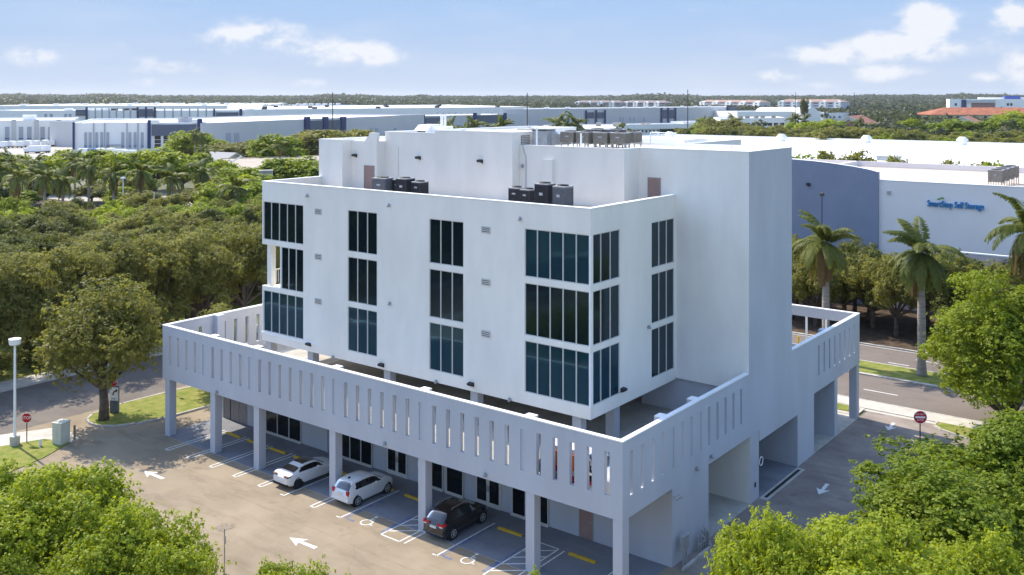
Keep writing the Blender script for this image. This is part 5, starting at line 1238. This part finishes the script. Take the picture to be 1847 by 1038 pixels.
for (y0,z0),(y1,z1) in zip(P,P[1:]+P[:1]): m.q([(81.7,y0,z0),(82.4,y0,z0),(82.4,y1,z1),(81.7,y1,z1)],1 if z0>5 and z1>5 else 0)
m.build('curved_wall',[SB,COPE],ST)
MB().box(82.4,-60,0,118,52,15.2).build('core',SG,ST); MB().box(82.4,-60,15.2,117.6,51.6,15.24).build('roof',mat('tan_roof',(.55,.46,.38),.9,.15,.1),ST)
MB().box(117.6,-60,15.24,118,51.6,16.1).build('back_parapet',SG,ST); m=MB(); m.box(81.95,-60,16.1,82.45,11.84,16.17); m.build('coping',COPE,ST)
m=MB(); m.box(100,26,15.24,118,26.4,16.1); m.build('roof_divider',SG,ST)
LB=mat('sign_blue',(.01,.24,.55),.5)
text('lettering','SmartStop Self Storage',1.12,LB,ST,(81.86,2.75,13.55),(R(90),0,R(-90)),.12,sx=.62)
m=MB(); m.tube([(81.85,4.05+.15*i,14.25+.12*math.sin(i)) for i in range(6)],.09,5); m.build('lettering',mat('sign_green',(.12,.30,.06),.5),ST)
for (y,z) in ((10.6,14.6),): MB().box(81.7,y-.2,z-.2,82,y+.2,z+.2).build('wall_lamp',GALV,ST)
MB().box(81.3,20.6,14.9,81.7,21.0,15.3).build('wall_lamp',DARK,ST)
MB().box(76.5,-60,0,76.8,1.2,8.6).build('service_wall',mat('pinkish_wall',(.55,.47,.47),.9),ST); MB().box(76.45,-60,8.6,76.85,1.2,8.75).build('service_wall_coping',COPE,ST)
gs=condenser('air_conditioner',1.6,1.6,1.5,mat('condenser_pale',(.30,.27,.23),.6,.15,3),'brown condenser on the tan storage roof','condensers on the storage building roof',.9)
for i,(x,y) in enumerate(((88,-.6),(91,-.6),(94,-.6),(97,-.6))):
    l=('nearest','second','third','farthest')[i]+' brown condenser of the row on the tan storage roof'
    if i==0: put(gs,x,y,15.24,0,l,new=False)
    else: put(gs,x,y,15.24,0,l)
# left tan flat roof with units
f=Far('flat_roofed_building','low building with a flat tan roof and units, behind the palms',at(372,352),at(640,338),6.2,62,wall=BEIGE,roof=ROOFTAN,parapet=.3,vdir=(.62,.78))
GR='grey units on the flat tan roof'
DU=mat('dusty_grey_metal',(.36,.34,.31),.7,.1,1)
for px,py,w_,h_,l in ((427,318,2.4,1.5,'low pale unit left on the flat tan roof'),(480,322,3.0,2.0,'dark grey unit with angled sides on the flat tan roof'),(515,310,3.2,1.8,'pale unit in the middle of the flat tan roof'),(520,300,4.0,1.6,'white unit at the back of the flat tan roof'),(563,312,2.8,2.2,'pale green-grey unit beside the office wall on the flat tan roof'),(395,306,2.2,1.4,'small unit on the left edge of the flat tan roof')):
    q=at(px,py,5.9); m=MB(); m.obox(q,f.u,f.n,w_*.5,w_*.35,6.0,6.0+h_*.25); m.obox(q,f.u,f.n,w_*.6,w_*.42,6.0+h_*.25,6.0+h_*.9); m.obox(q,f.u,f.n,w_*.62,w_*.44,6.0+h_*.9,6.0+h_); tag(m.build('roof_unit',DU),l,'roof unit',GR)
m=MB(); q=at(412,300,6); m.tube([(q.x,q.y,6.5),(q.x+3,q.y-2.4,9)],.25,6); tag(m.build('gangway',COPE),'pale sloping beam beside the dark shed roof beyond the palms','beam')
q=at(420,302,5); tt=gable(at(404,312),at(440,309),4.5,2.2,14,'small shed with a dark grey roof beyond the palms',rf=SLATE,brick=False)
# pale yard behind palms, truck yard
sheet('left_yard',[tuple(at(-60,412)),tuple(at(380,408)),tuple(at(470,345)),tuple(at(-60,345))],.03,mat('yard_concrete',(.42,.39,.35),.9,.1,.1))
sheet('truck_yard',[tuple(at(-60,300)),tuple(at(420,300)),tuple(at(420,262)),tuple(at(-60,262))],.03,MATS['yard_concrete'])
def truck():
    t=thing('box_truck','white box truck parked in front of the left warehouses','truck',group='white trucks in the warehouse yard')
    MB().box(-3.2,-1.25,.9,2.2,1.25,3.6).build('cargo_box',COPE,t,bevel=.05); MB().box(2.35,-1.1,.6,4.2,1.1,2.6).build('cab',CW,t,bevel=.2); MB().box(3.6,-1.0,1.7,4.23,1.0,2.4).build('windscreen',CARGL,t); MB().box(-3.2,-1.0,.5,4.0,1.0,.9).build('chassis',BLACK,t)
    for x in (-2.2,3.2):
        for s in (-1,1): MB().tube([(x,s*.85,.45),(x,s*1.15,.45)],.45,14).build('wheel',BLACK,t)
    return t
tr=truck(); TP=[(8,268),(22,267),(38,267),(52,266),(66,266),(82,265),(96,264.5),(112,264),(60,277),(78,276),(182,282),(200,282),(215,284),(232,286)]
for i,(px,py) in enumerate(TP):
    q=at(px,py); o=tr if i==0 else dup(tr); o.location=(q.x,q.y,.03); o.rotation_euler=(0,0,YAW+R(90 if i in (8,9,12,13) else 8)+random.uniform(-.1,.1))
q=at(150,281); t=thing('shipping_container','blue and white container by the navy corner pier','container',(q.x,q.y,0),YAW-R(75)); MB().box(-2,-1.6,0,2,1.6,3.2).build('white_half',COPE,t); MB().box(2,-1.6,0,7,1.6,3.2).build('blue_half',mat('container_blue',(.02,.14,.45),.6),t)
# utility poles
def pole(px,py,ytop,label,r=.22,arms=True):
    q=at(px,py); d=pix(q.x,q.y)[2]; h=CAMZ-(ytop-YH)*d/F_PX; t=thing('utility_pole',label,'utility pole',(q.x,q.y,0),YAW)
    MB().tube([(0,0,0),(0,0,h)],[r*1.2,r*.8],8).build('pole',WOOD,t)
    if arms: MB().box(-.1,-1.4,h*.72,.1,1.4,h*.72+.2).build('crossarm',WOOD,t)
    return (q,h,t)
pA=pole(600,262,167,'dark utility pole, leftmost of the three tall ones',.30); pB=pole(951,262,168,'dark utility pole in the middle of the three tall ones',.28,False); pC=pole(1240.5,262,162,'dark utility pole, rightmost of the three tall ones',.26)
pole(1435,236,167,'thin far pole by the lilac apartments',.25,False); pole(1541,220,167,'thin far pole in front of the right-hand woods',.3,False)
pole(1100,215,178,'short thin far pole beyond the grey apartments',.25,False)
q=at(1487,470); t=thing('street_lamp','thin street lamp rising above the left median palm','street lamp',(62.8,12.2,0)); h=15.6
MB().tube([(0,0,0),(0,0,h)],[.08,.05],8).build('pole',DARK,t); MB().box(-.25,-.2,h,.25,.2,h+.35).build('lamp_head',WOOD,t,bevel=.05)
q=at(222,392); t=thing('street_lamp','pale yard lamp post among the palms on the left','street lamp',(q.x,q.y,0)); MB().tube([(0,0,0),(0,0,8.5)],[.12,.1],8).build('pole',COPE,t); MB().box(-.4,-.4,8.5,.4,.4,8.9).build('lamp_head',COPE,t)
q=at(278,420); t=thing('street_lamp','thin pale pole in the wood right of the palms','street lamp',(q.x,q.y,0)); MB().tube([(0,0,0),(0,0,8)],[.1,.08],8).build('pole',COPE,t)
# ------------------------------------------------------------------ middle-distance trees
ML=[tree_proto('mid_a',5,10,2.2,45,6500,.62,F_OLIVE,61),tree_proto('mid_b',5,9,2.2,40,6500,.62,F_DARK,62)]
MG=[tree_proto('mid_c',5,9,2.0,42,6500,.6,F_LIME,63),tree_proto('mid_d',5,9,2.0,42,6500,.6,F_GREEN,64)]
def mid(px,py,h,rr,k,label,group=None):
    q=at(px,py); p=(ML[0],ML[1],MG[0],MG[1])[k]; place_tree(p,q.x,q.y,rr/5,random.uniform(0,6),label,group,name='broadleaf_tree',sz=h/9.5)
rf=random.Random(12)
for i in range(20):
    px=rf.uniform(-40,390); py=rf.uniform(352,388)
    if 95<px<175 and py>368: continue
    mid(px,py,rf.uniform(4.5,7),rf.uniform(4,6),rf.choice((0,0,3,1)),'low tree among the palm trunks beyond the wood','low trees among the palm row')
# bright round trees behind palms
for i,(px,py,h,rr,k) in enumerate(((165,345,12.5,9,3),(215,350,12,8,2),(280,345,12.5,10,2),(120,345,12.5,8,3),(60,350,10,9,2),(20,345,11,9,3),(100,350,10.5,9,2),(330,345,10,6,2),(395,348,9.5,7,2),(355,340,11,7,3),(-20,345,12,10,3),(240,358,8,7,3))):
    mid(px,py,h,rr,k,'bright green round tree behind the distant palm row','bright trees behind the palm row')
for i,(px,py,h,rr,k) in enumerate(((500,350,10.5,9,3),(540,350,10.5,9,2),(585,355,9.5,8,3),(455,372,8,7,2),(425,362,9,8,2),(400,392,8,7,2),(455,395,8,8,3),(430,385,8.5,7,2),(470,420,8,7,3),(390,380,6.5,4,2))):
    mid(px,py,h,rr,k,'bright green tree between the flat tan roof and the office block','bright trees in front of the flat tan roof')
mid(498,312,14.5,11,3,'big round bright green tree over the flat tan roof'); mid(520,308,13,8,3,'green tree touching the big round one over the flat tan roof')
for i,(px,rr) in enumerate(((560,13),(590,14),(620,14),(650,12))): mid(px,303,14.3,rr,0,'spreading olive tree behind the office roof, left of the upper storey','olive trees behind the office roof at left')
for i,(px,py,h,rr,k) in enumerate(((425,296,8.5,12,0),(450,296,9,12,0),(400,300,8,10,0),(465,298,10,10,0),(380,292,10,10,2),(345,292,13,11,2),(330,290,10,9,2))): mid(px,py,h,rr,k,'olive bush tree by the grey warehouse wall','bushes along the grey warehouse wall')
for i,(px,py,h) in enumerate(((352,300,14),(372,318,10),(362,295,13),(505,318,12))):
    q=at(px,py); place_palm(q.x,q.y,h-3,('fan palm standing left of the flat tan roof, tallest','low fan palm on the corner of the flat tan roof','fan palm just behind the tallest one by the tan roof','fan palm in front of the big round tree')[i],PFF[i%3],1.1,i,'fan palms near the flat tan roof',.22)
# palms behind the upper roof
for i,(px,yt) in enumerate(((812,218),(858,214),(905,216),(1005,210),(1022,214),(1038,211),(840,226),(890,224))):
    q=at(px,262); place_palm(q.x,q.y,CAMZ-(yt+14-YH)*540/F_PX-1,'palm with leaning fronds rising behind the upper roof','' and None or PFF[i%3],2.6,i*1.7,'palms behind the upper roof',.4)
# band of olive trees behind the big white roof
def f3(x,y,r):
    k=r.random(); p=ML[0] if k<.6 else (ML[1] if k<.85 else MG[1]); return place_tree(p,x,y,r.uniform(1.3,1.8),r.uniform(0,6.28),'olive-green tree behind the big white roof','band of trees behind the big white roof',name='broadleaf_tree',sz=r.uniform(1.0,1.4))
scatter(380,-60,415,250,9.5,lambda x,y: 1230<pix(x,y)[0]<1930,f3,9)
for i,(px,py,h,rr,k) in enumerate(((1305,262,15,12,0),(1285,260,13,9,0),(1262,258,12,7,2),(1270,252,14,6,2),(1335,262,12,10,0),(1480,258,13.5,12,2),(1460,258,12,10,2),(1500,256,14,12,2),(1725,262,15.5,15,3),(1765,262,14,14,3),(1835,256,19,18,2),(1815,262,16,14,2),(1640,255,14,9,2),(1650,255,13,9,3),(1440,256,12,10,2))):
    mid(px,py,h,rr,k,'leafy tree standing out above the olive band on the right','trees standing above the olive band')
for i,(px,yt) in enumerate(((1268,212),(1290,211),(1325,208),(1432,205),(1450,206),(1545,214),(1556,216),(1640,208),(1655,212),(1570,222))):
    q=at(px,252); place_palm(q.x,q.y,CAMZ-(yt+12-YH)*620/F_PX-1,'slim palm among the trees and roofs on the right horizon',PFF[i%3],2.0,i*1.1,'slim palms on the right horizon',.35)
q=at(1451,222); place_tree(ML[1],q.x,q.y,.9,0,'narrow dark conifer in front of the arched hall',name='conifer',sz=2.9)
# bush crowns peeking over the storage parapet
for i,(x,y,h,rr) in enumerate(((135,48,14.5,6),(138,42,16.5,7),(140,36,16.5,7),(143,32,15.5,6),(150,29,15,5),(150,13,15.5,6),(152,18,14.8,6),(150,-8,15.8,6),(152,-15,15.8,7))):
    place_tree(MG[1] if i%2 else ML[0],x,y,rr/5,i,'green crown rising between the storage roof and the big white roof','tree crowns behind the storage roof',name='broadleaf_tree',sz=h/9.5)
# ------------------------------------------------------------------ far woods: one mass, from 450 m to the horizon
rw=np.random.default_rng(77); Vs=[];Ts=[]
def blocked(px,d):
    if px<445 and 440<d<1700: return True
    if 445<=px<980 and 440<d<1500: return True
    if 980<=px<1330 and 440<d<1080: return True
    if 1010<=px<1205 and 1700<d<2300: return True
    if 1250<=px<1380 and 2150<d<2650: return True
    if 1390<=px<1530 and 1550<d<1900: return True
    if 1250<=px<1560 and 560<d<1150: return True
    if 1495<=px<1610 and 580<d<780: return True
    if 1665<=px<1790 and 570<d<720: return True
    if 1660<=px and 820<d<1110: return True
    if 1700<=px and 1350<d<1560: return True
    return False
y=9.0
while y<105:
    d0=F_PX*CAMZ/y; step=8.5/d0*F_PX*.8
    px=-60
    while px<1910:
        pxx=px+rw.uniform(-.5,.5)*step; d=d0*rw.uniform(.97,1.03)
        if d<6500 and not blocked(pxx,d) and not (d<470 and pxx>1240) and not (d<520 and pxx<700):
            p=CXY+FWv*d+RTv*d*(pxx-CXP)/F_PX; h=(1+(.4*max(0,math.sin(pxx/83)+.6*math.sin(pxx/31+1)+.3*math.sin(pxx/13)) if d>2200 else .15*math.sin(pxx/40+d/90)))*rw.uniform(6.5,11)*(1.25 if rw.random()<.12 else 1)*(1+max(0,(d-1500))/6000); rr=rw.uniform(4.5,7.5)*(1+max(0,(d-1200))/2600)
            n=110 if d<800 else (64 if d<1500 else (34 if d<2600 else 18)); lf=(1.3 if d<800 else (1.8 if d<1500 else 2.8))*(1+max(0,(d-1200))/3000)
            dd=rw.normal(size=(n,3)); dd[:,2]=np.abs(dd[:,2])*.9-.15; dd/=np.linalg.norm(dd,axis=1)[:,None]
            base=np.array([p.x,p.y,gz(p.x,p.y)+h*.45]); P=base+dd*np.array([rr,rr,h*.55])*rw.uniform(.8,1.05,(n,1))
            nn=dd+rw.normal(size=(n,3))*.45; nn/=np.linalg.norm(nn,axis=1)[:,None]; u=np.cross(nn,rw.normal(size=(n,3))); u/=np.linalg.norm(u,axis=1)[:,None]; v=np.cross(nn,u); s_=lf*rw.uniform(.6,1.3,(n,1))
            Vs.append(np.stack([P-u*s_,P-v*s_*.7,P+u*s_,P+v*s_*.7],1).reshape(-1,3)); Ts.append(np.clip(.45+.3*math.sin(pxx/61+d/170)+rw.uniform(-.3,.3)+rw.uniform(-.1,.1,n),0,1))
        px+=step
    y*=1.0+max(.035,.9*8/d0)
me=make_quads('far_woods',np.concatenate(Vs),np.concatenate(Ts),F_FAR); o=bpy.data.objects.new('far_woods',me); COL.objects.link(o); o['kind']='stuff'; o['label']='distant woods stretching to the horizon'
hzb=MB().box(-7500,-7500,-2,7500,7500,75).build('haze',None) if 0 else None
HM=bpy.data.materials.new('haze_air'); HM.use_nodes=True; hn=HM.node_tree; hn.nodes.clear(); ho=N(hn,'ShaderNodeOutputMaterial'); hv=N(hn,'ShaderNodeVolumePrincipled'); hv.inputs['Density'].default_value=.00004; hv.inputs['Color'].default_value=(.92,.95,1,1); hv.inputs['Anisotropy'].default_value=.3; hn.links.new(hv.outputs[0],ho.inputs['Volume'])
hb=MB().box(-7600,-7600,-2,7600,7600,80).build('haze',HM); hb['kind']='stuff'
bpy.context.view_layer.update()
from collections import defaultdict
gg=defaultdict(list)
for o in COL.objects:
    if o.parent is None and o.get('label') and o.get('category'): gg[o['label']].append(o)
for l,os_ in gg.items():
    if len(os_)>1:
        def cx(o):
            c=o.matrix_world.translation
            if o.type=='MESH' and c.length<.01: vv=o.data.vertices; c=sum((v.co for v in vv),Vector())/len(vv)
            return pix(c.x,c.y)[0]
        os_.sort(key=cx)
        for k,o in enumerate(os_):
            if k<len(ORD): o['label']=l+', %s from the left'%ORD[k] if len((l+' x from the left').split())<=16 else l+', %s from left'%ORD[k]
print('far quads',len(me.polygons),'forest',n1,'objects',len(bpy.data.objects))
#@@END
